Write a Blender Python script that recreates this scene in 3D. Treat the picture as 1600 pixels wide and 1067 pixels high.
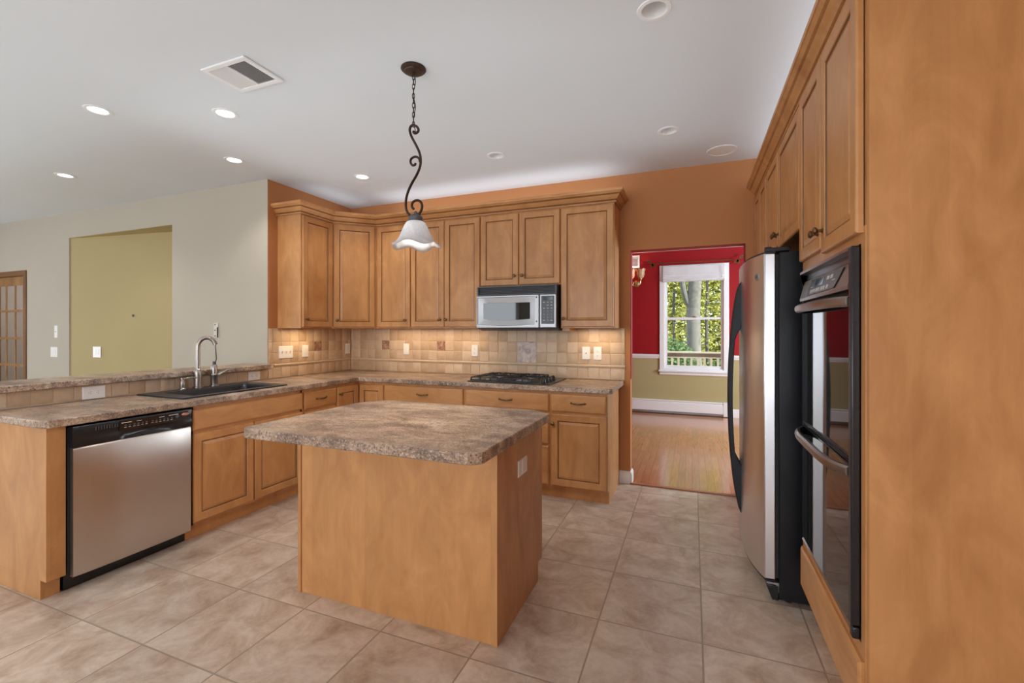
import bpy, bmesh, math, random
from mathutils import Matrix, Vector

random.seed(7)
PI = math.pi
scene = bpy.context.scene
for o in list(bpy.data.objects):
    bpy.data.objects.remove(o)
COL = scene.collection

# ------------------------------------------------------------------ camera
cd = bpy.data.cameras.new('camera')
cam = bpy.data.objects.new('camera', cd)
COL.objects.link(cam)
cam.location = (0, 0, 1.381)
cam.rotation_euler = (PI / 2, 0, 0.37875)
cd.sensor_width = 36
cd.lens = 36 * 708.19 / 1600
cd.shift_y = -17.5 / 1600
cd.clip_start = 0.02
scene.camera = cam

# ------------------------------------------------------------------ view, world, lights
scene.view_settings.view_transform = 'Standard'
scene.view_settings.look = 'None'
scene.view_settings.gamma = 1.0
scene.view_settings.use_curve_mapping = False
scene.view_settings.exposure = 0.11
scene.cycles.max_bounces = 10
scene.cycles.diffuse_bounces = 6
scene.cycles.glossy_bounces = 5
scene.cycles.transmission_bounces = 6
scene.cycles.transparent_max_bounces = 12
scene.cycles.caustics_reflective = False
scene.cycles.caustics_refractive = False
scene.cycles.sample_clamp_indirect = 6.0

world = bpy.data.worlds.new('world')
scene.world = world
world.use_nodes = True
bg = world.node_tree.nodes['Background']
bg.inputs[0].default_value = (0.80, 0.90, 1.0, 1)
bg.inputs[1].default_value = 1.9


def area(name, loc, rot, sx, sy, power, color=(1, 1, 1), spread=PI):
    l = bpy.data.lights.new(name, 'AREA')
    l.shape = 'RECTANGLE'
    l.size, l.size_y = sx, sy
    l.energy = power
    l.color = color
    l.spread = spread
    o = bpy.data.objects.new(name, l)
    COL.objects.link(o)
    o.location = loc
    o.rotation_euler = rot
    return o


sun = bpy.data.lights.new('sun', 'SUN')
sun.energy = 11.0
sun.angle = 0.02
sun.color = (1.0, 0.95, 0.85)
so = bpy.data.objects.new('sun', sun)
COL.objects.link(so)
so.rotation_euler = (math.radians(18), math.radians(48), 0)     # from the east, high

DAY = (0.93, 0.97, 1.0)
WARM = (1.0, 0.72, 0.42)
# daylight at the living-room windows behind the camera and at the far left
REAR = -3.4
area('daylight_rear', (-2.2, REAR + 0.02, 1.45), (PI / 2, 0, 0), 2.3, 1.7, 51, DAY)
area('daylight_rear', (-5.4, REAR + 0.02, 1.45), (PI / 2, 0, 0), 2.3, 1.7, 30, DAY)
area('daylight_rear', (0.25, REAR + 0.02, 1.25), (PI / 2, 0, 0), 1.3, 2.0, 34, DAY)
area('daylight_left', (-9.58, 0.3, 1.4), (PI / 2, 0, -PI / 2), 2.6, 1.8, 50, DAY)
area('dining_fill', (2.55, 6.1, 1.5), (PI / 2, 0, PI / 2), 1.6, 1.5, 125, (0.86, 1.0, 1.08))  # added fill lamp; the right dining wall has no window
# added fill lamps in mid-air lighting the ceiling, no fixtures there
area('ceiling_fill', (-3.7, -0.25, 2.3), (PI, 0, 0), 6.4, 4.4, 22, (0.80, 0.97, 1.06))
area('ceiling_fill', (-1.6, 2.75, 2.45), (PI, 0, 0), 3.5, 1.9, 7.0, (0.85, 0.97, 1.03))
# tube lights hidden on top of the cabinets and under them
area('cabinet_top_light', (-1.85, 4.02, 2.52), (PI, 0, 0), 2.4, 0.24, 3.0, (0.88, 0.96, 1.04))
area('cabinet_top_light', (-3.46, 3.72, 2.55), (PI, 0, 0), 0.2, 0.7, 0.5, (0.88, 0.96, 1.04))  # extra strip added to lift the dim ceiling corner
area('cabinet_top_light', (0.72, 2.9, 2.52), (PI, 0, 0), 0.22, 2.4, 4.2, (0.84, 0.95, 1.06))
area('under_cabinet_light', (-2.50, 4.02, 1.388), (0, 0, 0), 1.15, 0.12, 2.4, WARM)
area('under_cabinet_light', (-0.79, 4.02, 1.388), (0, 0, 0), 0.34, 0.12, 1.25, WARM)
area('under_cabinet_light', (-3.51, 3.39, 1.388), (0, 0, 0), 0.12, 0.36, 1.3, WARM)


# ------------------------------------------------------------------ materials
def new_mat(name):
    m = bpy.data.materials.new(name)
    m.use_nodes = True
    nt = m.node_tree
    return m, nt, nt.nodes['Principled BSDF']


def N(nt, t, **kw):
    n = nt.nodes.new(t)
    for k, v in kw.items():
        setattr(n, k, v)
    return n


def L(nt, a, b):
    nt.links.new(a, b)


def coords(nt, scale=(1, 1, 1), offset=True, kind='Object'):
    tc = N(nt, 'ShaderNodeTexCoord')
    mp = N(nt, 'ShaderNodeMapping')
    mp.inputs['Scale'].default_value = scale
    src = tc.outputs[kind]
    if offset:
        oi = N(nt, 'ShaderNodeObjectInfo')
        ml = N(nt, 'ShaderNodeMath', operation='MULTIPLY')
        ml.inputs[1].default_value = 37.0
        L(nt, oi.outputs['Random'], ml.inputs[0])
        va = N(nt, 'ShaderNodeVectorMath', operation='ADD')
        L(nt, src, va.inputs[0])
        L(nt, ml.outputs[0], va.inputs[1])
        src = va.outputs[0]
    L(nt, src, mp.inputs['Vector'])
    return mp.outputs[0]


def noise(nt, vec, scale, detail=4, rough=0.55, dist=0.0):
    n = N(nt, 'ShaderNodeTexNoise')
    n.inputs['Scale'].default_value = scale
    n.inputs['Detail'].default_value = detail
    n.inputs['Roughness'].default_value = rough
    n.inputs['Distortion'].default_value = dist
    L(nt, vec, n.inputs['Vector'])
    return n.outputs['Fac']


def ramp(nt, fac, stops):
    r = N(nt, 'ShaderNodeValToRGB')
    e = r.color_ramp.elements
    while len(e) < len(stops):
        e.new(0.5)
    for i, (p, c) in enumerate(stops):
        e[i].position = p
        e[i].color = (*c, 1) if len(c) == 3 else c
    L(nt, fac, r.inputs[0])
    return r.outputs[0]


def mix(nt, fac, a, b, blend='MIX'):
    m = N(nt, 'ShaderNodeMix', data_type='RGBA', blend_type=blend)
    for i, v in ((0, fac), (6, a), (7, b)):
        if isinstance(v, (int, float)):
            m.inputs[i].default_value = v
        elif isinstance(v, tuple):
            m.inputs[i].default_value = (*v, 1)
        else:
            L(nt, v, m.inputs[i])
    return m.outputs[2]


def bump(nt, h, strength, dist=0.01):
    b = N(nt, 'ShaderNodeBump')
    b.inputs['Strength'].default_value = strength
    b.inputs['Distance'].default_value = dist
    L(nt, h, b.inputs['Height'])
    return b.outputs[0]


def plain(name, col, rough=0.5, metal=0.0, var=0.06, scale=6.0, spec=0.5, bmp=0.0, **kw):
    m, nt, b = new_mat(name)
    v = coords(nt)
    f = noise(nt, v, scale, 3)
    lo = tuple(c * (1 - var) for c in col)
    hi = tuple(min(1, c * (1 + var)) for c in col)
    L(nt, ramp(nt, f, [(0.3, lo), (0.7, hi)]), b.inputs['Base Color'])
    b.inputs['Roughness'].default_value = rough
    b.inputs['Metallic'].default_value = metal
    b.inputs['Specular IOR Level'].default_value = spec
    if bmp:
        L(nt, bump(nt, noise(nt, v, 260, 2), bmp, 0.002), b.inputs['Normal'])
    for k, x in kw.items():
        b.inputs[k.replace('_', ' ')].default_value = x
    return m


def wood(name, lo, hi, axis='z', rough=0.36, boards=0.085):
    m, nt, b = new_mat(name)
    g = {'z': (1, 1, 0.10), 'x': (0.10, 1, 1), 'y': (1, 0.10, 1)}[axis]
    v = coords(nt, g)
    fine = noise(nt, v, 42, 5, 0.6, 0.4)
    v2 = coords(nt, {'z': (1, 1, 0.45), 'x': (0.45, 1, 1), 'y': (1, 0.45, 1)}[axis])
    blot = noise(nt, v2, 6.5, 5, 0.6, 0.8)
    mid = tuple((a + c) / 2 for a, c in zip(lo, hi))
    c1 = ramp(nt, blot, [(0.28, lo), (0.5, mid), (0.72, hi)])
    # glued-up boards of slightly different tone
    sp = N(nt, 'ShaderNodeSeparateXYZ')
    L(nt, coords(nt), sp.inputs[0])
    ad = N(nt, 'ShaderNodeMath', operation='ADD')
    if axis == 'z':
        L(nt, sp.outputs[0], ad.inputs[0]); L(nt, sp.outputs[1], ad.inputs[1])
    else:
        L(nt, sp.outputs[2], ad.inputs[0]); ad.inputs[1].default_value = 0.03
    dv = N(nt, 'ShaderNodeMath', operation='DIVIDE'); dv.inputs[1].default_value = boards
    fl = N(nt, 'ShaderNodeMath', operation='FLOOR')
    wn = N(nt, 'ShaderNodeTexWhiteNoise', noise_dimensions='1D')
    L(nt, ad.outputs[0], dv.inputs[0]); L(nt, dv.outputs[0], fl.inputs[0]); L(nt, fl.outputs[0], wn.inputs['W'])
    c2 = mix(nt, 1.0, c1, ramp(nt, wn.outputs['Value'], [(0, (0.95, 0.945, 0.94)), (1, (1.04, 1.04, 1.04))]), 'MULTIPLY')
    c3 = mix(nt, 1.0, c2, ramp(nt, fine, [(0.30, (0.955, 0.95, 0.94)), (0.62, (1.015, 1.015, 1.015))]), 'MULTIPLY')
    # short dark mineral flecks
    v3 = coords(nt, {'z': (1, 1, 0.12), 'x': (0.12, 1, 1), 'y': (1, 0.12, 1)}[axis])
    fk = noise(nt, v3, 17, 2, 0.4)
    c4 = mix(nt, ramp(nt, fk, [(0.74, (0, 0, 0)), (0.80, (0.35, 0.35, 0.35))]), c3, tuple(x * 0.55 for x in lo))
    L(nt, c4, b.inputs['Base Color'])
    b.inputs['Roughness'].default_value = rough
    L(nt, bump(nt, fine, 0.015, 0.002), b.inputs['Normal'])
    return m


M = {}
MAPLE_LO, MAPLE_HI = (0.455, 0.205, 0.072), (0.645, 0.335, 0.132)
M['maple'] = wood('maple_vertical', MAPLE_LO, MAPLE_HI, 'z')
M['maple_h'] = wood('maple_horizontal', MAPLE_LO, MAPLE_HI, 'x')
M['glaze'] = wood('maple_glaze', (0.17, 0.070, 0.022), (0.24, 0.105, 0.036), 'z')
M['oak_door'] = wood('stained_oak', (0.24, 0.115, 0.038), (0.42, 0.22, 0.075), 'z')
M['oak_dark'] = wood('stained_oak_casing', (0.16, 0.065, 0.022), (0.24, 0.105, 0.036), 'z')
M['oak_x'] = wood('oak_strip', (0.34, 0.13, 0.045), (0.45, 0.19, 0.07), 'x')

M['ceiling'] = plain('ceiling_paint', (0.70, 0.738, 0.772), 0.9, var=0.012, scale=1.2, spec=0.2)
M['beige'] = plain('beige_paint', (0.495, 0.455, 0.382), 0.85, var=0.015, scale=1.5, spec=0.2, bmp=0.04)
M['olive'] = plain('olive_paint', (0.47, 0.385, 0.20), 0.8, var=0.02, scale=1.5, spec=0.25)
M['brown'] = plain('brown_paint', (0.49, 0.215, 0.088), 0.8, var=0.02, scale=1.5, spec=0.25, bmp=0.04)
M['red'] = plain('red_paint', (0.31, 0.006, 0.010), 0.6, var=0.03, scale=1.5, spec=0.3)
M['tan'] = plain('tan_paint', (0.42, 0.355, 0.175), 0.75, var=0.02, scale=1.5, spec=0.3)
M['grey_wall'] = plain('grey_paint', (0.45, 0.40, 0.37), 0.8, var=0.02)
M['white'] = plain('white_paint', (0.80, 0.80, 0.80), 0.4, var=0.01)
M['white_plastic'] = plain('white_plastic', (0.86, 0.86, 0.85), 0.3, var=0.01)
M['slot'] = plain('dark_slot', (0.06, 0.06, 0.06), 0.6)
M['ivory'] = plain('ivory_plate', (0.58, 0.53, 0.45), 0.45, var=0.02)
M['fabric'] = plain('shade_fabric', (0.72, 0.72, 0.72), 0.95, var=0.03, bmp=0.3)
M['bronze'] = plain('oiled_bronze', (0.055, 0.032, 0.022), 0.42, 0.75, var=0.25, scale=30)
M['iron_grey'] = plain('grey_bronze', (0.13, 0.13, 0.145), 0.45, 0.6, var=0.2, scale=30)
M['brass'] = plain('antique_brass', (0.20, 0.125, 0.055), 0.32, 0.95, var=0.3, scale=60)
M['hinge'] = plain('bright_brass', (0.62, 0.47, 0.22), 0.3, 1.0)
M['black'] = plain('black_enamel', (0.012, 0.013, 0.016), 0.25, var=0.1)
M['black_matte'] = plain('black_matte', (0.014, 0.014, 0.016), 0.5, var=0.15)
M['black_tex'] = plain('black_textured', (0.008, 0.009, 0.012), 0.34, var=0.2, spec=0.35, bmp=0.25)
M['handle_black'] = plain('charcoal_handle', (0.012, 0.014, 0.018), 0.45, var=0.05, spec=0.3)
M['black_glass'] = plain('black_glass', (0.008, 0.009, 0.011), 0.03, var=0.02, spec=0.9)
M['iron'] = plain('cast_iron', (0.030, 0.032, 0.036), 0.5, 0.2, var=0.2, bmp=0.2)
M['bluegrey'] = plain('charcoal_plastic', (0.075, 0.085, 0.105), 0.35, var=0.05)
M['composite'] = plain('black_composite', (0.020, 0.021, 0.024), 0.33, var=0.25, scale=200)
M['nickel'] = plain('brushed_nickel', (0.40, 0.37, 0.345), 0.33, 1.0, var=0.05)
M['steel_dark'] = plain('dark_steel', (0.36, 0.32, 0.30), 0.34, 1.0, var=0.05)
M['key'] = plain('key_print', (0.62, 0.58, 0.56), 0.5)
M['display'] = plain('display_glass', (0.03, 0.06, 0.08), 0.08)
M['badge_red'] = plain('badge_red', (0.45, 0.12, 0.07), 0.3, 0.3)
M['grout'] = plain('grout', (0.70, 0.58, 0.44), 0.9, var=0.08, scale=30)
M['chrome_blue'] = plain('aluminium_edge', (0.6, 0.62, 0.64), 0.3, 1.0)
M['alu'] = plain('aluminium', (0.36, 0.37, 0.38), 0.45, 0.9)
M['carpaint'] = plain('dark_blue_car_paint', (0.03, 0.05, 0.09), 0.15, 0.3)
M['rubber'] = plain('rubber', (0.02, 0.02, 0.02), 0.8)


def stainless(name, col, axis, rough=0.27):
    m, nt, b = new_mat(name)
    sc = {'x': (1.5, 90, 90), 'z': (90, 90, 1.5), 'y': (90, 1.5, 90)}[axis]
    f = noise(nt, coords(nt, sc), 6, 3)
    L(nt, ramp(nt, f, [(0.3, tuple(c * 0.985 for c in col)), (0.7, tuple(c * 1.015 for c in col))]), b.inputs['Base Color'])
    b.inputs['Metallic'].default_value = 1.0
    r = N(nt, 'ShaderNodeMapRange')
    r.inputs['To Min'].default_value = rough - 0.02
    r.inputs['To Max'].default_value = rough + 0.03
    L(nt, f, r.inputs['Value'])
    L(nt, r.outputs[0], b.inputs['Roughness'])
    return m


M['steel_z'] = stainless('stainless_vertical', (0.80, 0.81, 0.85), 'z', 0.30)
M['steel_x'] = stainless('stainless_horizontal', (0.44, 0.445, 0.46), 'x', 0.42)
M['steel_dw'] = stainless('stainless_dishwasher', (0.60, 0.56, 0.53), 'z', 0.33)


def laminate():
    m, nt, b = new_mat('granite_laminate')
    v = coords(nt, (0.55, 1.0, 1.0), False)
    big = noise(nt, v, 7.5, 6, 0.68, 0.6)
    v2 = coords(nt, (1, 1, 1), False)
    mid = noise(nt, v2, 34, 5, 0.7, 0.5)
    sp = noise(nt, v2, 120, 3, 0.6)
    base = ramp(nt, big, [(0.33, (0.115, 0.070, 0.048)), (0.45, (0.28, 0.185, 0.125)), (0.54, (0.44, 0.305, 0.21)), (0.68, (0.58, 0.45, 0.34))])
    c = mix(nt, ramp(nt, mid, [(0.36, (0.75, 0.75, 0.75)), (0.50, (0, 0, 0))]), base, (0.17, 0.115, 0.095))
    c = mix(nt, ramp(nt, mid, [(0.56, (0, 0, 0)), (0.72, (0.75, 0.75, 0.75))]), c, (0.56, 0.49, 0.40))
    c = mix(nt, ramp(nt, sp, [(0.33, (0.9, 0.9, 0.9)), (0.45, (0, 0, 0))]), c, (0.060, 0.042, 0.038))
    c = mix(nt, ramp(nt, sp, [(0.57, (0, 0, 0)), (0.68, (0.7, 0.7, 0.7))]), c, (0.66, 0.60, 0.54))
    L(nt, c, b.inputs['Base Color'])
    b.inputs['Roughness'].default_value = 0.36
    return m


M['laminate'] = laminate()


def stone_tile(name, lo, hi):
    m, nt, b = new_mat(name)
    at = N(nt, 'ShaderNodeAttribute', attribute_name='tone')
    v = coords(nt, (1, 1, 1), False)
    f = noise(nt, v, 26, 5, 0.65, 0.5)
    c = ramp(nt, at.outputs['Fac'], [(0.0, lo), (1.0, hi)])
    c = mix(nt, 1.0, c, ramp(nt, f, [(0.3, (0.91, 0.89, 0.87)), (0.65, (1.04, 1.04, 1.04))]), 'MULTIPLY')
    L(nt, c, b.inputs['Base Color'])
    b.inputs['Roughness'].default_value = 0.42
    L(nt, bump(nt, f, 0.06, 0.003), b.inputs['Normal'])
    return m


M['stone'] = stone_tile('tumbled_stone', (0.54, 0.385, 0.25), (0.69, 0.54, 0.39))


def floral(name, a, b2, c2, scale):
    m, nt, b = new_mat(name)
    v = coords(nt)
    f = noise(nt, v, scale, 3, 0.5, 1.5)
    L(nt, ramp(nt, f, [(0.30, a), (0.48, b2), (0.62, c2)]), b.inputs['Base Color'])
    b.inputs['Roughness'].default_value = 0.35
    return m


M['floral'] = floral('flower_tile', (0.36, 0.25, 0.30), (0.58, 0.46, 0.42), (0.70, 0.62, 0.56), 11)
M['accent'] = floral('accent_tile', (0.16, 0.065, 0.045), (0.34, 0.165, 0.10), (0.52, 0.34, 0.23), 34)


def floor_tile():
    m, nt, b = new_mat('ceramic_floor_tile')
    tc = N(nt, 'ShaderNodeTexCoord')
    mp = N(nt, 'ShaderNodeMapping')
    T = 0.4572
    mp.inputs['Location'].default_value = (-0.042 + 40 * T, -3.994 + 40 * T, 0)
    L(nt, tc.outputs['Object'], mp.inputs['Vector'])
    br = N(nt, 'ShaderNodeTexBrick', offset=0.0, squash=1.0)
    br.inputs['Scale'].default_value = 1.0
    br.inputs['Brick Width'].default_value = T
    br.inputs['Row Height'].default_value = T
    br.inputs['Mortar Size'].default_value = 0.0042
    br.inputs['Mortar Smooth'].default_value = 0.3
    br.inputs['Bias'].default_value = 0.0
    br.inputs['Color1'].default_value = (0.93, 0.93, 0.93, 1)
    br.inputs['Color2'].default_value = (1.05, 1.05, 1.05, 1)
    br.inputs['Mortar'].default_value = (1, 1, 1, 1)
    L(nt, mp.outputs[0], br.inputs['Vector'])
    # every tile gets its own patch of the cloud pattern
    vo = N(nt, 'ShaderNodeVectorMath', operation='DIVIDE'); vo.inputs[1].default_value = (T, T, 1)
    fl = N(nt, 'ShaderNodeVectorMath', operation='FLOOR')
    wn = N(nt, 'ShaderNodeTexWhiteNoise', noise_dimensions='2D')
    L(nt, mp.outputs[0], vo.inputs[0]); L(nt, vo.outputs[0], fl.inputs[0]); L(nt, fl.outputs[0], wn.inputs['Vector'])
    sc = N(nt, 'ShaderNodeVectorMath', operation='SCALE'); sc.inputs['Scale'].default_value = 30
    L(nt, wn.outputs['Color'], sc.inputs[0])
    ad = N(nt, 'ShaderNodeVectorMath', operation='ADD')
    L(nt, mp.outputs[0], ad.inputs[0]); L(nt, sc.outputs[0], ad.inputs[1])
    cl = noise(nt, ad.outputs[0], 5.5, 8, 0.68, 0.5)
    fn = noise(nt, ad.outputs[0], 38, 4, 0.6)
    c = ramp(nt, cl, [(0.28, (0.35, 0.24, 0.165)), (0.44, (0.53, 0.41, 0.315)), (0.58, (0.66, 0.55, 0.455)), (0.78, (0.74, 0.645, 0.55))])
    c = mix(nt, 1.0, c, br.outputs['Color'], 'MULTIPLY')
    c = mix(nt, 1.0, c, ramp(nt, fn, [(0.3, (0.93, 0.92, 0.91)), (0.7, (1.05, 1.05, 1.05))]), 'MULTIPLY')
    c = mix(nt, br.outputs['Fac'], c, (0.38, 0.295, 0.225))
    L(nt, c, b.inputs['Base Color'])
    b.inputs['Roughness'].default_value = 0.31
    iv = N(nt, 'ShaderNodeMath', operation='SUBTRACT'); iv.inputs[0].default_value = 1.0
    L(nt, br.outputs['Fac'], iv.inputs[1])
    mul = N(nt, 'ShaderNodeMath', operation='MULTIPLY_ADD'); mul.inputs[1].default_value = 0.12
    L(nt, cl, mul.inputs[0]); L(nt, iv.outputs[0], mul.inputs[2])
    L(nt, bump(nt, mul.outputs[0], 0.5, 0.006), b.inputs['Normal'])
    return m


M['floor_tile'] = floor_tile()


def plank_floor():
    m, nt, b = new_mat('oak_strip_floor')
    tc = N(nt, 'ShaderNodeTexCoord')
    mp = N(nt, 'ShaderNodeMapping')
    mp.inputs['Rotation'].default_value = (0, 0, PI / 2)
    L(nt, tc.outputs['Object'], mp.inputs['Vector'])
    br = N(nt, 'ShaderNodeTexBrick', offset=0.37, squash=1.0)
    br.inputs['Scale'].default_value = 1.0
    br.inputs['Brick Width'].default_value = 0.9
    br.inputs['Row Height'].default_value = 0.062
    br.inputs['Mortar Size'].default_value = 0.0009
    br.inputs['Mortar Smooth'].default_value = 0.2
    br.inputs['Color1'].default_value = (0.91, 0.90, 0.89, 1)
    br.inputs['Color2'].default_value = (1.05, 1.05, 1.05, 1)
    br.inputs['Mortar'].default_value = (0.25, 0.2, 0.18, 1)
    L(nt, mp.outputs[0], br.inputs['Vector'])
    g = noise(nt, coords(nt, (1, 0.06, 1), False), 60, 5, 0.65, 0.4)
    c = ramp(nt, g, [(0.3, (0.40, 0.165, 0.065)), (0.7, (0.54, 0.245, 0.105))])
    c = mix(nt, 1.0, c, br.outputs['Color'], 'MULTIPLY')
    L(nt, c, b.inputs['Base Color'])
    b.inputs['Roughness'].default_value = 0.16
    b.inputs['Coat Weight'].default_value = 0.6
    b.inputs['Coat Roughness'].default_value = 0.2
    L(nt, bump(nt, br.outputs['Fac'], -0.15, 0.002), b.inputs['Normal'])
    return m


M['planks'] = plank_floor()


def glass_mat():
    m, nt, b = new_mat('clear_glass')
    nt.nodes.remove(b)
    out = nt.nodes['Material Output']
    t = N(nt, 'ShaderNodeBsdfTransparent')
    g = N(nt, 'ShaderNodeBsdfGlossy')
    g.inputs['Roughness'].default_value = 0.02
    t.inputs[0].default_value = (0.97, 0.98, 0.97, 1)
    fr = N(nt, 'ShaderNodeFresnel')
    fr.inputs[0].default_value = 1.18
    mx = N(nt, 'ShaderNodeMixShader')
    ge = N(nt, 'ShaderNodeNewGeometry')
    iv = N(nt, 'ShaderNodeMath', operation='SUBTRACT'); iv.inputs[0].default_value = 1.0
    L(nt, ge.outputs['Backfacing'], iv.inputs[1])
    mf = N(nt, 'ShaderNodeMath', operation='MULTIPLY')
    L(nt, fr.outputs[0], mf.inputs[0]); L(nt, iv.outputs[0], mf.inputs[1])
    L(nt, mf.outputs[0], mx.inputs[0]); L(nt, t.outputs[0], mx.inputs[1]); L(nt, g.outputs[0], mx.inputs[2])
    L(nt, mx.outputs[0], out.inputs[0])
    return m


M['glass'] = glass_mat()


def emit(name, col, strength):
    m, nt, b = new_mat(name)
    b.inputs['Base Color'].default_value = (0.9, 0.9, 0.9, 1)
    b.inputs['Emission Color'].default_value = (*col, 1)
    b.inputs['Emission Strength'].default_value = strength
    return m


M['lamp_on'] = emit('lamp_lit', (1.0, 0.98, 0.95), 6.0)
M['lamp_off'] = plain('lamp_unlit', (0.45, 0.45, 0.46), 0.3)
M['bulb'] = emit('bulb_lit', (1.0, 0.95, 0.88), 4.0)


def frosted(name, a, b2, glow, gcol):
    m, nt, b = new_mat(name)
    f = noise(nt, coords(nt), 26, 4, 0.6, 0.8)
    col = ramp(nt, f, [(0.35, a), (0.65, b2)])
    nt.nodes.remove(b)
    out = nt.nodes['Material Output']
    d = N(nt, 'ShaderNodeBsdfDiffuse')
    t = N(nt, 'ShaderNodeBsdfTranslucent')
    g = N(nt, 'ShaderNodeBsdfGlossy'); g.inputs['Roughness'].default_value = 0.15
    L(nt, col, d.inputs[0]); L(nt, col, t.inputs[0])
    m1 = N(nt, 'ShaderNodeMixShader'); m1.inputs[0].default_value = 0.45
    L(nt, d.outputs[0], m1.inputs[1]); L(nt, t.outputs[0], m1.inputs[2])
    m2 = N(nt, 'ShaderNodeMixShader'); m2.inputs[0].default_value = 0.06
    L(nt, m1.outputs[0], m2.inputs[1]); L(nt, g.outputs[0], m2.inputs[2])
    L(nt, m2.outputs[0], out.inputs[0])
    return m


M['alabaster'] = frosted('alabaster_glass', (0.78, 0.80, 0.84), (0.92, 0.92, 0.92), 0, (1, 1, 1))
M['amber'] = frosted('amber_glass', (0.75, 0.50, 0.28), (0.90, 0.70, 0.48), 0, (1, 1, 1))


def leaf_mat(name, a, b2):
    m, nt, b = new_mat(name)
    at = N(nt, 'ShaderNodeAttribute', attribute_name='tone')
    col = ramp(nt, at.outputs['Fac'], [(0, a), (1, b2)])
    nt.nodes.remove(b)
    out = nt.nodes['Material Output']
    d = N(nt, 'ShaderNodeBsdfDiffuse')
    t = N(nt, 'ShaderNodeBsdfTranslucent')
    L(nt, col, d.inputs[0]); L(nt, col, t.inputs[0])
    m1 = N(nt, 'ShaderNodeMixShader'); m1.inputs[0].default_value = 0.4
    L(nt, d.outputs[0], m1.inputs[1]); L(nt, t.outputs[0], m1.inputs[2])
    L(nt, m1.outputs[0], out.inputs[0])
    return m


M['leaf'] = leaf_mat('spring_leaf', (0.16, 0.20, 0.04), (0.62, 0.62, 0.20))
M['leaf_dark'] = leaf_mat('shrub_leaf', (0.05, 0.10, 0.04), (0.20, 0.30, 0.14))
M['bark'] = plain('bark', (0.15, 0.148, 0.132), 0.9, var=0.25, scale=9, bmp=0.6)
M['bark_dark'] = plain('dark_bark', (0.09, 0.085, 0.075), 0.9, var=0.3, scale=9)
M['ground'] = plain('forest_ground', (0.12, 0.12, 0.05), 0.95, var=0.3, scale=2)
M['deck'] = plain('deck_board', (0.42, 0.38, 0.32), 0.8, var=0.1, scale=4)


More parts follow.
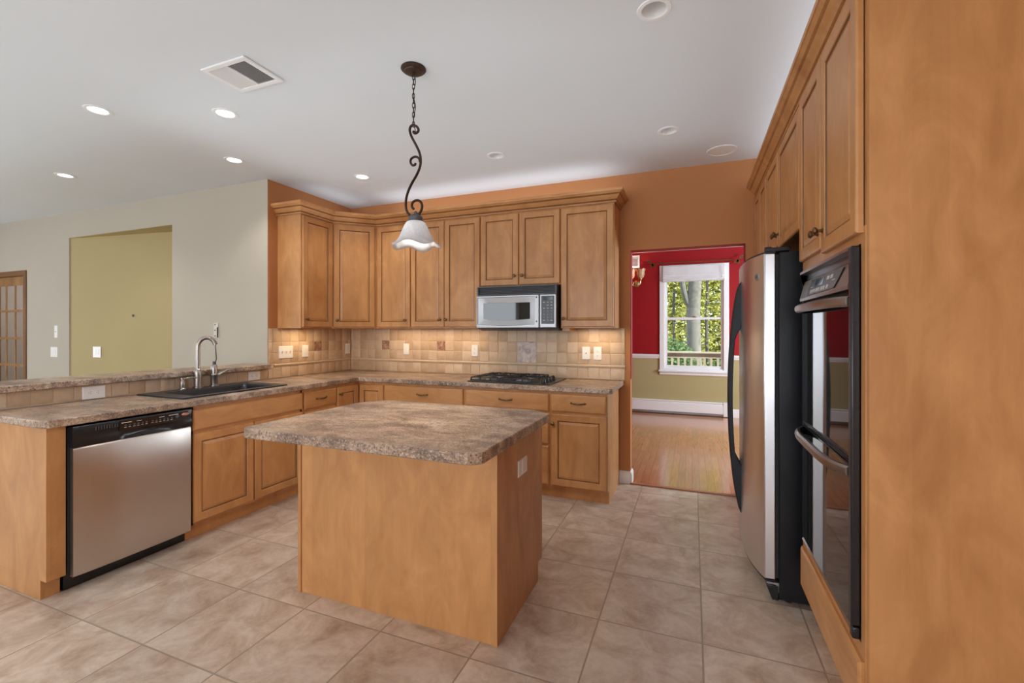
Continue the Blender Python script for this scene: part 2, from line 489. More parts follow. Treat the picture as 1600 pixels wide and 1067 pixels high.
# ------------------------------------------------------------------ mesh building
class MB:
    def __init__(self):
        self.v, self.f, self.mi, self.tone = [], [], [], []
        self.cur = 0
        self.t = 0.5

    def add(self, vs, fs):
        n = len(self.v)
        self.v += [tuple(p) for p in vs]
        for f in fs:
            self.f.append([n + i for i in f])
            self.mi.append(self.cur)
            self.tone.append(self.t)
        return self

    def box(self, x0, x1, y0, y1, z0, z1):
        vs = [(x0, y0, z0), (x1, y0, z0), (x1, y1, z0), (x0, y1, z0), (x0, y0, z1), (x1, y0, z1), (x1, y1, z1), (x0, y1, z1)]
        return self.add(vs, [(0, 3, 2, 1), (4, 5, 6, 7), (0, 1, 5, 4), (1, 2, 6, 5), (2, 3, 7, 6), (3, 0, 4, 7)])

    def loops(self, ls, cap0=True, cap1=True, closed=True):
        n = len(ls[0])
        vs = [p for l in ls for p in l]
        fs = []
        for i in range(len(ls) - 1):
            for j in range(n if closed else n - 1):
                k = (j + 1) % n
                fs.append((i * n + j, i * n + k, (i + 1) * n + k, (i + 1) * n + j))
        if cap0:
            fs.append(tuple(reversed(range(n))))
        if cap1:
            fs.append(tuple((len(ls) - 1) * n + j for j in range(n)))
        return self.add(vs, fs)

    def lathe(self, prof, c=(0, 0, 0), n=24, caps=(True, True), axis='z'):
        ls = []
        for r, z in prof:
            l = []
            for j in range(n):
                a = 2 * PI * j / n
                p = (r * math.cos(a), r * math.sin(a), z)
                if axis == 'y':
                    p = (p[0], -p[2], p[1])        # grows towards -y
                elif axis == 'x':
                    p = (p[2], p[0], p[1])
                l.append((c[0] + p[0], c[1] + p[1], c[2] + p[2]))
            ls.append(l)
        return self.loops(ls, caps[0], caps[1])

    def tube(self, path, r, n=10, closed=False):
        P = [Vector(p) for p in path]
        m = len(P)
        rs = r if isinstance(r, (list, tuple)) else [r] * m
        ls = []
        prev = None
        for i in range(m):
            if closed:
                t = (P[(i + 1) % m] - P[i - 1])
            else:
                t = P[min(i + 1, m - 1)] - P[max(i - 1, 0)]
            t.normalize()
            if prev is None:
                u = t.orthogonal().normalized()
            else:
                u = (prev - t * prev.dot(t))
                if u.length < 1e-6:
                    u = t.orthogonal()
                u.normalize()
            prev = u
            w = t.cross(u)
            ls.append([tuple(P[i] + (u * math.cos(2 * PI * j / n) + w * math.sin(2 * PI * j / n)) * rs[i]) for j in range(n)])
        if closed:
            ls.append(ls[0])
            return self.loops(ls, False, False)
        return self.loops(ls)

    def slab(self, polys, z0, z1):
        """flat plate from abutting polygons (counter-clockwise, in x,y)"""
        idx, vs, fs = {}, [], []

        def vid(p):
            k = (round(p[0], 5), round(p[1], 5))
            if k not in idx:
                idx[k] = len(vs)
                vs.append(k)
            return idx[k]
        ed = {}
        P = [[vid(p) for p in poly] for poly in polys]
        for poly in P:
            for a, b in zip(poly, poly[1:] + poly[:1]):
                ed[(a, b)] = True
        n = len(vs)
        for poly in P:
            fs.append([n + a for a in poly])
            fs.append(list(reversed(poly)))
        for (a, b) in ed:
            if (b, a) not in ed:
                fs.append((a, b, n + b, n + a))
        return self.add([(x, y, z0) for x, y in vs] + [(x, y, z1) for x, y in vs], fs)

    def prism(self, poly, z0, z1):
        return self.slab([poly], z0, z1)

    def ring_panel(self, x0, x1, z0, z1, rings):
        """raised or moulded front facing -y: rings of (inset, depth out); glaze index marks a groove band"""
        ls = []
        for ins, d in [(0, 0)] + [(r[0], r[1]) for r in rings]:
            a, b, c, e = x0 + ins, x1 - ins, z0 + ins, z1 - ins
            ls.append([(a, -d, c), (b, -d, c), (b, -d, e), (a, -d, e)])
        for i in range(len(ls) - 1):
            self.cur = rings[i][2] if len(rings[i]) > 2 else 0
            self.loops([ls[i], ls[i + 1]], i == 0, False)
        self.cur = 0
        self.add(ls[-1], [(0, 1, 2, 3)])
        return self

    def tf(self, mat):
        self.v = [tuple(mat @ Vector(p)) for p in self.v]
        return self

    def merge(self, o):
        n = len(self.v)
        self.v += o.v
        self.f += [[n + i for i in f] for f in o.f]
        self.mi += o.mi
        self.tone += o.tone
        return self


def obj(name, mb, mats, parent=None, bevel=0.0, seg=2, sharp=32, loc=None, tone=False):
    me = bpy.data.meshes.new(name)
    me.from_pydata(mb.v, [], mb.f)
    for m in (mats if isinstance(mats, (list, tuple)) else [mats]):
        me.materials.append(M[m] if isinstance(m, str) else m)
    me.polygons.foreach_set('material_index', mb.mi)
    if tone:
        at = me.attributes.new('tone', 'FLOAT', 'FACE')
        at.data.foreach_set('value', mb.tone)
    bm = bmesh.new()
    bm.from_mesh(me)
    bmesh.ops.recalc_face_normals(bm, faces=bm.faces)
    bm.to_mesh(me)
    bm.free()
    me.polygons.foreach_set('use_smooth', [True] * len(me.polygons))
    me.update()
    me.set_sharp_from_angle(angle=math.radians(sharp))
    o = bpy.data.objects.new(name, me)
    COL.objects.link(o)
    if parent is not None:
        o.parent = parent
    if loc:
        o.location = loc
    if bevel:
        b = o.modifiers.new('edge', 'BEVEL')
        b.width = bevel
        b.segments = seg
        b.limit_method = 'ANGLE'
        b.angle_limit = math.radians(40)
        b.use_clamp_overlap = True
    return o


def thing(name, label, cat, loc=(0, 0, 0), rz=0.0, group=None):
    o = bpy.data.objects.new(name, None)
    COL.objects.link(o)
    o.location = loc
    o.rotation_euler = (0, 0, rz)
    o.empty_display_size = 0.1
    return tag(o, label, cat, group)


def tag(o, label, cat, group=None, kind=None):
    o['label'] = label
    o['category'] = cat
    if group:
        o['group'] = group
    if kind:
        o['kind'] = kind
    return o


def struct(name, mb, mats, label=None, cat=None, **kw):
    o = obj(name, mb, mats, **kw)
    o['kind'] = 'structure'
    if label:
        o['label'] = label
        o['category'] = cat
    return o


def struct_root(name, label, cat, loc=(0, 0, 0), rz=0.0):
    o = thing(name, label, cat, loc, rz)
    o['kind'] = 'structure'
    return o


def rect_cells(us, vs, holes=()):
    """abutting rectangles over a grid, with holes given as (u0,u1,v0,v1)"""
    us, vs = sorted(set(us)), sorted(set(vs))
    us = [a for i, a in enumerate(us) if i == 0 or a - us[i - 1] > 1e-6]
    vs = [a for i, a in enumerate(vs) if i == 0 or a - vs[i - 1] > 1e-6]
    out = []
    for a, b in zip(us, us[1:]):
        for c, d in zip(vs, vs[1:]):
            m, n = (a + b) / 2, (c + d) / 2
            if any(h[0] < m < h[1] and h[2] < n < h[3] for h in holes):
                continue
            out.append([(a, c), (b, c), (b, d), (a, d)])
    return out


def wall_x(u0, u1, z0, z1, y0, y1, holes=()):
    """wall running along x, between y0 and y1, holes as (x0,x1,z0,z1)"""
    us = [u0, u1] + [min(u1, max(u0, q)) for h in holes for q in h[:2]]
    vs = [z0, z1] + [min(z1, max(z0, q)) for h in holes for q in h[2:]]
    mb = MB().slab(rect_cells(us, vs, holes), 0, 1)
    mb.v = [(p[0], y1 + (y0 - y1) * p[2], p[1]) for p in mb.v]
    return mb


def wall_y(u0, u1, z0, z1, x0, x1, holes=()):
    us = [u0, u1] + [min(u1, max(u0, q)) for h in holes for q in h[:2]]
    vs = [z0, z1] + [min(z1, max(z0, q)) for h in holes for q in h[2:]]
    mb = MB().slab(rect_cells(us, vs, holes), 0, 1)
    mb.v = [(x0 + (x1 - x0) * p[2], p[0], p[1]) for p in mb.v]
    return mb


def text_mb(s, size, depth=0.0008):
    """letters lying in the x,z plane and facing -y, centred"""
    cu = bpy.data.curves.new('letters', 'FONT')
    cu.body = s
    cu.size = size
    cu.align_x = 'CENTER'
    cu.align_y = 'CENTER'
    cu.extrude = depth
    cu.resolution_u = 3
    o = bpy.data.objects.new('letters', cu)
    me = bpy.data.meshes.new_from_object(o)
    mb = MB()
    mb.add([(v.co.x, -v.co.z, v.co.y) for v in me.vertices], [tuple(p.vertices) for p in me.polygons])
    bpy.data.objects.remove(o)
    bpy.data.curves.remove(cu)
    bpy.data.meshes.remove(me)
    return mb


def sweep(profile, path, dark=()):
    """profile (out, z) swept along a plan path; out is to the right of travel"""
    P = [Vector((p[0], p[1])) for p in path]
    ls = []
    for i, p in enumerate(P):
        ns = []
        for a, b in ((i - 1, i), (i, i + 1)):
            if 0 <= a and b < len(P):
                d = (P[b] - P[a]).normalized()
                ns.append(Vector((d.y, -d.x)))
        n = ns[0] if len(ns) == 1 else (ns[0] + ns[1]).normalized()
        k = 1.0 if len(ns) == 1 else 1.0 / max(0.3, n.dot(ns[0]))
        ls.append([(p.x + n.x * o * k, p.y + n.y * o * k, z) for o, z in profile])
    mb = MB().loops(ls)
    n = len(profile)
    for i in range((len(P) - 1) * n):
        if i % n in dark:
            mb.mi[i] = 1
    return mb


RX = -PI / 2          # front looks towards -x : local x runs towards -y
LX = PI / 2           # front looks towards +x : local x runs towards +y

# ================================================================== the setting
ZC = 2.79                     # ceiling
XW, YW = -3.679, 4.19         # kitchen side wall, kitchen back wall
YB = 3.083                    # living-room wall seen past the bar
DL, DR, DH = -0.519, 0.408, 2.10   # doorway

struct('floor', MB().box(-9.7, 1.25, REAR - 0.1, 4.175, -0.05, 0), 'floor_tile')
struct('floor_dining', MB().box(-3.1, 2.7, 4.20, 8.05, -0.05, 0), 'planks')
struct('trim_1', sweep([(0, 0), (0.022, 0), (0.030, 0.008), (0.030, 0.010), (0.010, 0.013), (0, 0.013)], [(DL - 0.0, 4.198), (DR + 0.0, 4.198)]), 'oak_x',
       'oak reducer strip across the doorway between tile and wood floor', 'threshold')

# ceiling with openings for the recessed lights
CANS = [  # x, y, lit, label
    (-3.535, 1.715, True, 'largest lit recessed ceiling light, left of the square air vent'),
    (-2.818, 2.046, True, 'lit recessed ceiling light nearest the square air vent'),
    (-5.301, 2.328, True, 'lit recessed ceiling light farthest left, over the wall with the french door'),
    (-3.523, 2.635, True, 'lit recessed ceiling light closest to the top corner of the beige wall'),
    (-2.814, 3.355, True, 'smallest lit recessed ceiling light, in front of the corner upper cabinet'),
    (-1.471, 3.348, False, 'unlit recessed ceiling light above the microwave and its cabinet'),
    (-0.155, 3.381, False, 'unlit recessed ceiling light nearest the round ceiling speaker'),
    (-0.156, 2.081, False, 'unlit recessed ceiling light closest to the camera, with open white cone'),
]
HS = 0.10
mb = MB()
us = [-9.7, 1.25]
vs = [REAR - 0.1, 4.31]
holes = [(c[0] - HS, c[0] + HS, c[1] - HS, c[1] + HS) for c in CANS]
for h in holes:
    us += [h[0], h[1]]
    vs += [h[2], h[3]]
for poly in rect_cells(us, vs, holes):
    mb.add([(p[0], p[1], ZC) for p in poly], [(3, 2, 1, 0)])
for cx, cy, lit, lab in CANS:
    sq, ci = [], []
    for k in range(32):
        a = 2 * PI * k / 32
        c, s_ = math.cos(a), math.sin(a)
        q = HS / max(abs(c), abs(s_))
        sq.append((cx + c * q, cy + s_ * q, ZC))
        ci.append((cx + c * 0.058, cy + s_ * 0.058, ZC))
    mb.loops([sq, ci], False, False)
struct('ceiling', mb, 'ceiling')
struct('ceiling_dining', MB().box(-3.1, 2.7, 4.31, 8.05, 2.78, 2.83), 'ceiling')

# kitchen walls
struct('wall_back', wall_x(XW - 0.12, 1.25, 0, ZC, YW, 4.305, [(DL, DR, -1, DH)]), 'brown')
# painted doorway lining: red down to the chair rail, brown below
mb = MB()
mb.box(DL, DL + 0.004, YW + 0.002, 4.306, 0.94, DH).box(DR - 0.004, DR, YW + 0.002, 4.306, 0.94, DH).box(DL, DR, YW + 0.002, 4.306, DH - 0.004, DH)
struct('trim_2', mb, 'red', 'red painted lining of the doorway opening', 'doorway')
struct('wall_left', wall_y(YB + 0.003, YW, 0, ZC, XW - 0.12, XW), 'brown')
struct('wall_right', wall_y(REAR, 4.305, 0, ZC, 1.16, 1.28), 'brown')
struct('wall_half', MB().box(XW - 0.12, XW, 1.22, YB - 0.002, 0, 1.022), 'beige')
NX0, NX1, NZ = -6.937, -5.043, 2.486
FX0, FX1, FZ = -8.866, -7.886, 2.148
struct('wall_living', wall_x(-9.7, XW - 0.0008, 0, ZC, YB, YB + 0.117, [(NX0, NX1, 0.4, NZ), (FX0, FX1, -1, FZ)]), 'beige')
mb = MB().prism([(NX0, YB + 0.012), (NX1 + 0.9, YB + 0.388), (NX1 + 0.9, YB + 0.43), (NX0, YB + 0.06)], 0.38, NZ + 0.3)
mb.box(NX0, NX1, YB + 0.004, YB + 0.42, NZ - 0.003, NZ + 0.02).box(NX0, NX1 + 0.9, YB + 0.004, YB + 0.42, 0.38, 0.402)
struct('wall_niche', mb, 'olive')
mb = MB().box(-9.7, -7.3, 4.9, 4.95, 0, ZC).box(-9.7, -9.65, 3.2, 4.9, 0, ZC).box(-7.35, -7.3, 3.2, 4.9, 0, ZC).box(-9.7, -7.3, 3.2, 4.95, ZC - 0.1, ZC)
struct('wall_study', mb, 'grey_wall')
struct('floor_study', MB().box(-9.7, -7.3, 4.18, 4.95, -0.05, 0), 'planks')
area('study_fill', (-8.5, 4.0, 2.6), (0, 0, 0), 0.5, 0.5, 22, (1, 0.95, 0.92))  # added lamp brightening the room seen through the door panes

# living-room end of the house, behind the camera
RW = [(-3.35, -1.05, 0.6, 2.3), (-6.55, -4.25, 0.6, 2.3), (-0.40, 0.90, 0.25, 2.25)]
struct('wall_rear', wall_x(-9.7, 1.28, 0, ZC, REAR, REAR - 0.12, RW), 'beige')
struct('wall_far_left', wall_y(REAR, YB, 0, ZC, -9.72, -9.6, [(-1.0, 1.6, 0.5, 2.3)]), 'beige')
for n, (a, b, c, d) in enumerate(RW):
    w = struct_root('window_%d' % (n + 2), 'white framed living-room window behind the viewpoint', 'window', ((a + b) / 2, REAR + 0.03, c))
    f = wall_x(-(b - a) / 2 - 0.09, (b - a) / 2 + 0.09, -0.09, d - c + 0.09, 0, 0.03, [(-(b - a) / 2, (b - a) / 2, 0, d - c)])
    obj('frame', f, 'white', w)
    s_ = MB().box(-0.03, 0.03, 0.0, 0.03, 0, d - c).box(-(b - a) / 2, (b - a) / 2, 0.002, 0.028, (d - c) / 2 - 0.02, (d - c) / 2 + 0.02)
    obj('sash', s_, 'white', w)

# dining room beyond the doorway
YD = 7.97
WX0, WX1, WZ0, WZ1 = -0.435, 0.465, 0.745, 2.40
mb = wall_x(-3.1, 2.7, 0, 0.95, YD, YD + 0.12, [(WX0, WX1, WZ0, 3)])
mb.mi = [0] * len(mb.f)
m2 = wall_x(-3.1, 2.7, 0.95, 2.8, YD, YD + 0.12, [(WX0, WX1, 0, WZ1)])
m2.mi = [1] * len(m2.f)
struct('wall_dining_back', mb.merge(m2), ['tan', 'red'])
for nm, x0, x1 in (('wall_dining_left', -3.1, -3.0), ('wall_dining_right', 2.6, 2.7)):
    mb = wall_y(4.305, YD, 0, 0.95, x0, x1)
    m2 = wall_y(4.305, YD, 0.95, 2.8, x0, x1)
    m2.mi = [1] * len(m2.f)
    struct(nm, mb.merge(m2), ['tan', 'red'])
mb = wall_x(-3.1, 2.7, 0, 2.8, 4.307, 4.317, [(DL, DR, -1, DH)])
struct('wall_dining_front', mb, 'red')
cap = [(0, -0.035), (0.008, -0.035), (0.012, -0.02), (0.022, -0.006), (0.026, 0.012), (0.018, 0.024), (0.010, 0.032), (0, 0.035)]
rail = sweep([(o, z + 0.945) for o, z in cap], [(-3.0, YD), (-0.512, YD)]).merge(sweep([(o, z + 0.945) for o, z in cap], [(0.540, YD), (2.6, YD)]))
struct('trim_3', rail, 'white', 'white chair rail between red and tan paint in the dining room', 'chair rail')
crown = [(0, 2.70), (0.012, 2.70), (0.02, 2.715), (0.06, 2.752), (0.07, 2.765), (0.07, 2.78), (0, 2.78)]
struct('trim_4', sweep(crown, [(-3.0, YD), (2.6, YD)]), 'white', 'white crown moulding along the top of the red wall', 'crown moulding')
bbp = [(0, 0), (0.014, 0), (0.014, 0.10), (0.008, 0.125), (0, 0.13)]
struct('baseboard_dining', sweep(bbp, [(0.56, YD), (2.6, YD)]), 'white', 'white baseboard right of the baseboard heater', 'baseboard')
bb = sweep([(0, 0), (0.015, 0), (0.015, 0.085), (0.010, 0.098), (0.006, 0.105), (0, 0.11)], [(-0.616, YW), (DL, YW)])
bb.merge(sweep([(0, 0), (0.015, 0), (0.015, 0.085), (0.010, 0.098), (0.006, 0.105), (0, 0.11)], [(DL, YW - 0.014), (DL, 4.30)]))
struct('baseboard_back', bb, 'white', 'short white baseboard at the left foot of the doorway', 'baseboard')

# dining-room window
w = struct_root('window_1', 'white double-hung dining window with trees outside', 'window', (0, YD, 0))
cs = wall_x(-0.51, 0.54, 0.70, 2.457, -0.022, 0.0, [(WX0, WX1, WZ0, WZ1)])
obj('casing', cs, 'white', w, bevel=0.004)
obj('sill', MB().box(-0.525, 0.555, -0.055, 0.0, 0.695, 0.722).box(-0.51, 0.54, -0.020, 0.0, 0.645, 0.695), 'white', w, bevel=0.004)
obj('jamb', wall_x(WX0 - 0.003, WX1 + 0.003, WZ0 - 0.003, WZ1 + 0.003, 0.0, 0.118, [(WX0 + 0.012, WX1 - 0.012, WZ0 + 0.012, WZ1 - 0.012)]), 'white', w)
obj('upper_sash', wall_x(WX0 + 0.012, WX1 - 0.012, 1.555, WZ1 - 0.012, 0.055, 0.085, [(WX0 + 0.045, WX1 - 0.040, 1.595, WZ1 - 0.05)]), 'white', w)
obj('lower_sash', wall_x(WX0 + 0.012, WX1 - 0.012, WZ0 + 0.012, 1.59, 0.020, 0.050, [(WX0 + 0.045, WX1 - 0.040, 0.800, 1.556)]), 'white', w)
obj('pane', MB().box(WX0 + 0.045, WX1 - 0.040, 0.068, 0.072, 1.595, WZ1 - 0.05), 'glass', w)
obj('pane', MB().box(WX0 + 0.045, WX1 - 0.040, 0.033, 0.037, 0.800, 1.556), 'glass', w)
obj('sash_lock', MB().box(-0.01, 0.06, 0.005, 0.030, 1.59, 1.604).box(0.0, 0.03, 0.0, 0.02, 1.604, 1.613), 'brass', w, bevel=0.003)

# french door at the far left
d = struct_root('door_1', 'brown wooden french door with small glass panes', 'door', (FX1, YB, 0))
W = FX1 - FX0
obj('casing', MB().slab(rect_cells([-W, -W + 0.062, -0.062, 0], [0, FZ - 0.062, FZ], [(-W + 0.062, -0.062, -1, FZ - 0.062)]), -0.10, 0.012).tf(Matrix.Rotation(PI / 2, 4, 'X')), 'oak_dark', d, bevel=0.004)
x1, x0 = -0.064, -W + 0.064
lf = x1 - x0
stile = 0.105
gw = (lf - 2 * stile - 2 * 0.03) / 3
hs, xs_, zs_ = [], [], []
rowz = [0.31, 0.605, 0.926 - 0.014, 1.276 - 0.014, 1.635 - 0.014]
for i in range(3):
    a = x0 + stile + i * (gw + 0.03)
    for z0, z1 in ((0.26, 0.57), (0.60, 0.91), (0.94, 1.26), (1.29, 1.62), (1.65, 1.965)):
        hs.append((a, a + gw, z0, z1))
leaf = wall_x(x0, x1, 0.01, FZ - 0.066, 0.030, 0.042, hs)
leaf.merge(MB().box(x0, x0 + stile - 0.012, 0.022, 0.060, 0.012, FZ - 0.068).box(x1 - stile + 0.012, x1, 0.022, 0.060, 0.012, FZ - 0.068))
obj('leaf', leaf, 'oak_door', d, bevel=0.003)
obj('pane', MB().box(x0 + stile, x1 - stile, 0.035, 0.037, 0.26, 1.965), 'glass', d)
for z in (0.3, 1.094, 1.866):
    obj('hinge', MB().box(-0.105, -0.060, 0.012, 0.020, z - 0.05, z + 0.05).lathe([(0.007, -0.055), (0.007, 0.055)], (-0.075, 0.010, z), 10), 'hinge', d)
obj('handle', MB().lathe([(0.026, 0), (0.026, 0.006), (0.010, 0.010), (0.009, 0.04), (0.022, 0.048), (0.028, 0.062), (0.020, 0.075), (0.0005, 0.08)], (x0 + 0.055, 0.02, 0.947), 20, axis='y'), 'brass', d)


# ================================================================== cabinets
def face_door(parent, x0, x1, z0, z1, knob=None, y=0.0, fr=0.052):
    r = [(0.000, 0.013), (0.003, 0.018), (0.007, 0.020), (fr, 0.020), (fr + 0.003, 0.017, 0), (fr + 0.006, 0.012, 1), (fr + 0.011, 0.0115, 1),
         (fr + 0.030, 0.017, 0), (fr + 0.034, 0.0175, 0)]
    mb = MB().ring_panel(x0, x1, z0, z1, r)
    if y:
        mb.tf(Matrix.Translation((0, y, 0)))
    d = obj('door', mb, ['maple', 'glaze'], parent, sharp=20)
    if knob:
        k = MB().lathe([(0.009, 0), (0.009, 0.003), (0.0055, 0.006), (0.0055, 0.016), (0.012, 0.020), (0.0155, 0.025), (0.0155, 0.029), (0.011, 0.033), (0.0005, 0.035)],
                       (knob[0], y - 0.020, knob[1]), 18, axis='y')
        obj('knob', k, 'brass', d)
    return d


def face_drawer(parent, x0, x1, z0, z1, pull=True, mat='maple_h', name='drawer'):
    r = [(0.000, 0.012), (0.003, 0.016), (0.011, 0.020), (0.013, 0.020)]
    d = obj(name, MB().ring_panel(x0, x1, z0, z1, r), mat, parent, sharp=20)
    if pull:
        cx, cz = (x0 + x1) / 2, (z0 + z1) / 2 + 0.005
        p = []
        for i in range(13):
            t = i / 12
            p.append((cx - 0.056 + 0.112 * t, -0.020 - 0.024 * math.sin(PI * t) ** 0.7, cz - 0.004 * math.sin(PI * t)))
        rr = [0.0045 + 0.0022 * math.sin(PI * i / 12) for i in range(13)]
        h = MB().tube(p, rr, 10)
        for sx in (-0.056, 0.056):
            h.lathe([(0.009, 0), (0.009, 0.003), (0.006, 0.006), (0.0005, 0.009)], (cx + sx, -0.020, cz), 14, axis='y')
        obj('pull', h, 'brass', d)
    return d


def base_body(w, depth=0.60, h=0.885, toe=0.055, tz=0.10, right_to_floor=False, left_to_floor=False):
    mb = MB().box(0, w, 0, depth, tz, h).box(0, w, toe, depth, 0, tz)
    return mb


# ---- left run (front looks to +x): local x = world y - start
FXL = -3.045
CT = 0.925          # worktop surface

t = thing('end_cabinet', 'maple end panel cabinet closing the peninsula beside the dishwasher', 'cabinet', (FXL, 1.262, 0), LX)
obj('side_panel', MB().slab([[(0, 0.10), (0.60, 0.10), (0.60, CT - 0.042), (0, CT - 0.042)], [(0.055, 0), (0.60, 0), (0.60, 0.10), (0.055, 0.10)]], 0, 0.018)
    .tf(Matrix(((0, 0, 1, 0), (1, 0, 0, 0), (0, 1, 0, 0), (0, 0, 0, 1)))), 'maple', t, bevel=0.001)
obj('filler', MB().box(0.018, 0.078, 0, 0.02, 0.10, CT - 0.042).box(0.018, 0.078, 0.055, 0.07, 0, 0.0995), 'maple', t, bevel=0.001)
obj('back_panel', MB().box(0.018, 0.078, 0.58, 0.60, 0, CT - 0.042), 'maple', t)

t = thing('sink_base_cabinet', 'maple sink base cabinet with two doors and wide false drawer front', 'cabinet', (FXL, 1.972, 0), LX)
w_ = 0.910
mb = MB().box(0, 0.018, 0, 0.60, 0.10, 0.883).box(w_ - 0.018, w_, 0, 0.60, 0.10, 0.883).box(0, w_, 0, 0.60, 0.10, 0.118).box(0, w_, 0.58, 0.6, 0.1, 0.70)
mb.box(0, w_, 0, 0.018, 0.118, 0.883).box(0, w_, 0.055, 0.07, 0, 0.10)
obj('body', mb, 'maple', t)
face_drawer(t, 0.006, 0.904, 0.722, 0.857, False, name='false_drawer_front')
face_door(t, 0.008, 0.448, 0.117, 0.700)
face_door(t, 0.458, 0.900, 0.117, 0.700)

t = thing('drawer_base_cabinet', 'narrow maple base cabinet with one drawer, between sink base and corner', 'cabinet', (FXL, 2.884, 0), LX)
obj('body', base_body(0.386, h=0.883), 'maple', t)
face_drawer(t, 0.012, 0.378, 0.712, 0.857)
face_door(t, 0.012, 0.378, 0.117, 0.690, (0.345, 0.63))

t = thing('corner_base_cabinet', 'maple corner base cabinet with hinged pair of doors meeting at right angles', 'cabinet', (FXL, 3.272, 0), LX)
# local x: 0..0.308 along the left run, then the second face runs along the back wall
mb = MB()
plan = [(0, 0), (0.308, 0), (0.308, -0.305), (0.905, -0.305), (0.905, 0.60), (0, 0.60)]
plan_t = [(0, 0.055), (0.363, 0.055), (0.363, -0.305), (0.905, -0.305), (0.905, 0.60), (0, 0.60)]
mb.slab([list(plan)], 0.10, 0.883).slab([list(plan_t)], 0, 0.10)
obj('body', mb, 'maple', t)
face_door(t, 0.006, 0.284, 0.117, 0.855, (0.030, 0.79))
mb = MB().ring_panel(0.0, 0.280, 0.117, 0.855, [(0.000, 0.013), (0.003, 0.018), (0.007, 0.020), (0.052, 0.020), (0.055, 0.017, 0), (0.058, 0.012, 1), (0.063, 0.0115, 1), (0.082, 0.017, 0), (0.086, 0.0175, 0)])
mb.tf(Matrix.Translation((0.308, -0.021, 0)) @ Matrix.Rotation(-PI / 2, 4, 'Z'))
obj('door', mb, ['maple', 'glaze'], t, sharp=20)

# ---- back run (front looks to -y)
FYB = 3.58
t = thing('drawer_base_cabinet', 'wide maple base cabinet with one drawer, left of the cooktop', 'cabinet', (-2.738, FYB, 0))
obj('body', base_body(0.863, h=0.883), 'maple', t)
face_drawer(t, 0.017, 0.852, 0.712, 0.861)
face_door(t, 0.017, 0.430, 0.117, 0.690, (0.40, 0.63))
face_door(t, 0.438, 0.852, 0.117, 0.690, (0.47, 0.63))

t = thing('cooktop_base_cabinet', 'maple drawer-stack cabinet under the gas cooktop', 'cabinet', (-1.874, FYB, 0))
mb = MB().box(0, 0.79, 0, 0.60, 0.10, 0.80).box(0, 0.79, 0.055, 0.60, 0, 0.10).box(0, 0.79, 0, 0.02, 0.80, 0.883)
obj('body', mb, 'maple', t)
face_drawer(t, 0.014, 0.779, 0.717, 0.861)
face_drawer(t, 0.014, 0.779, 0.450, 0.700)
face_drawer(t, 0.014, 0.779, 0.117, 0.434)

t = thing('end_base_cabinet', 'maple base cabinet with drawer over one door, next to the doorway', 'cabinet', (-1.083, FYB, 0))
obj('body', base_body(0.467, h=0.883), 'maple', t)
face_drawer(t, 0.010, 0.457, 0.719, 0.862)
face_door(t, 0.010, 0.460, 0.117, 0.700, (0.028, 0.622))

# ---- worktops
xs = [XW, -3.597, -3.123, -3.033, -3.008]
SX0, SX1, SY0, SY1 = -3.597, -3.123, 1.985, 2.785
polys = []
for a, b in zip(xs, xs[1:]):
    for c, e in zip([1.238, 1.263, SY0, SY1, 3.538, 3.563, YW], [1.263, SY0, SY1, 3.538, 3.563, YW]):
        if a == SX0 and c == SY0:
            continue
        if b == -3.008 and c == 1.238:
            polys.append([(a, c), (b, e), (a, e)])
        else:
            polys.append([(a, c), (b, c), (b, e), (a, e)])
xs = [-3.008, -1.82, -1.14, -0.60, -0.575]
CY0, CY1 = 3.615, 4.085
for a, b in zip(xs, xs[1:]):
    for c, e in zip([3.538, 3.563, CY0, CY1], [3.563, CY0, CY1, YW]):
        if a == -1.82 and c == CY0:
            continue
        if b == -0.575 and c == 3.538:
            polys.append([(a, c), (b, e), (a, e)])
        else:
            polys.append([(a, c), (b, c), (b, e), (a, e)])
# keep the two grids sharing vertices along x = -3.008
fixed = []
for p in polys:
    if p[1][0] == -3.008 and p[2][0] == -3.008 and len(p) == 4 and p[1][1] == 3.563:
        p = [p[0], p[1], (-3.008, CY0), (-3.008, CY1), p[2], p[3]]
    fixed.append(p)
ct = obj('countertop', MB().slab(fixed, CT - 0.040, CT), 'laminate', None, bevel=0.005)
tag(ct, 'L-shaped granite-look laminate countertop holding the sink and cooktop', 'countertop')

bar = obj('bar_top', MB().slab([[(-4.0, 1.15), (-3.645, 1.15), (-3.62, 1.175), (-3.62, 3.078), (-4.0, 3.078)], [(-3.672, 3.078), (-3.62, 3.078), (-3.632, 3.102), (-3.672, 3.102)]][:1], 1.025, 1.065), 'laminate', None, bevel=0.006)
tag(bar, 'raised laminate bar top capping the half wall behind the sink', 'bar top')

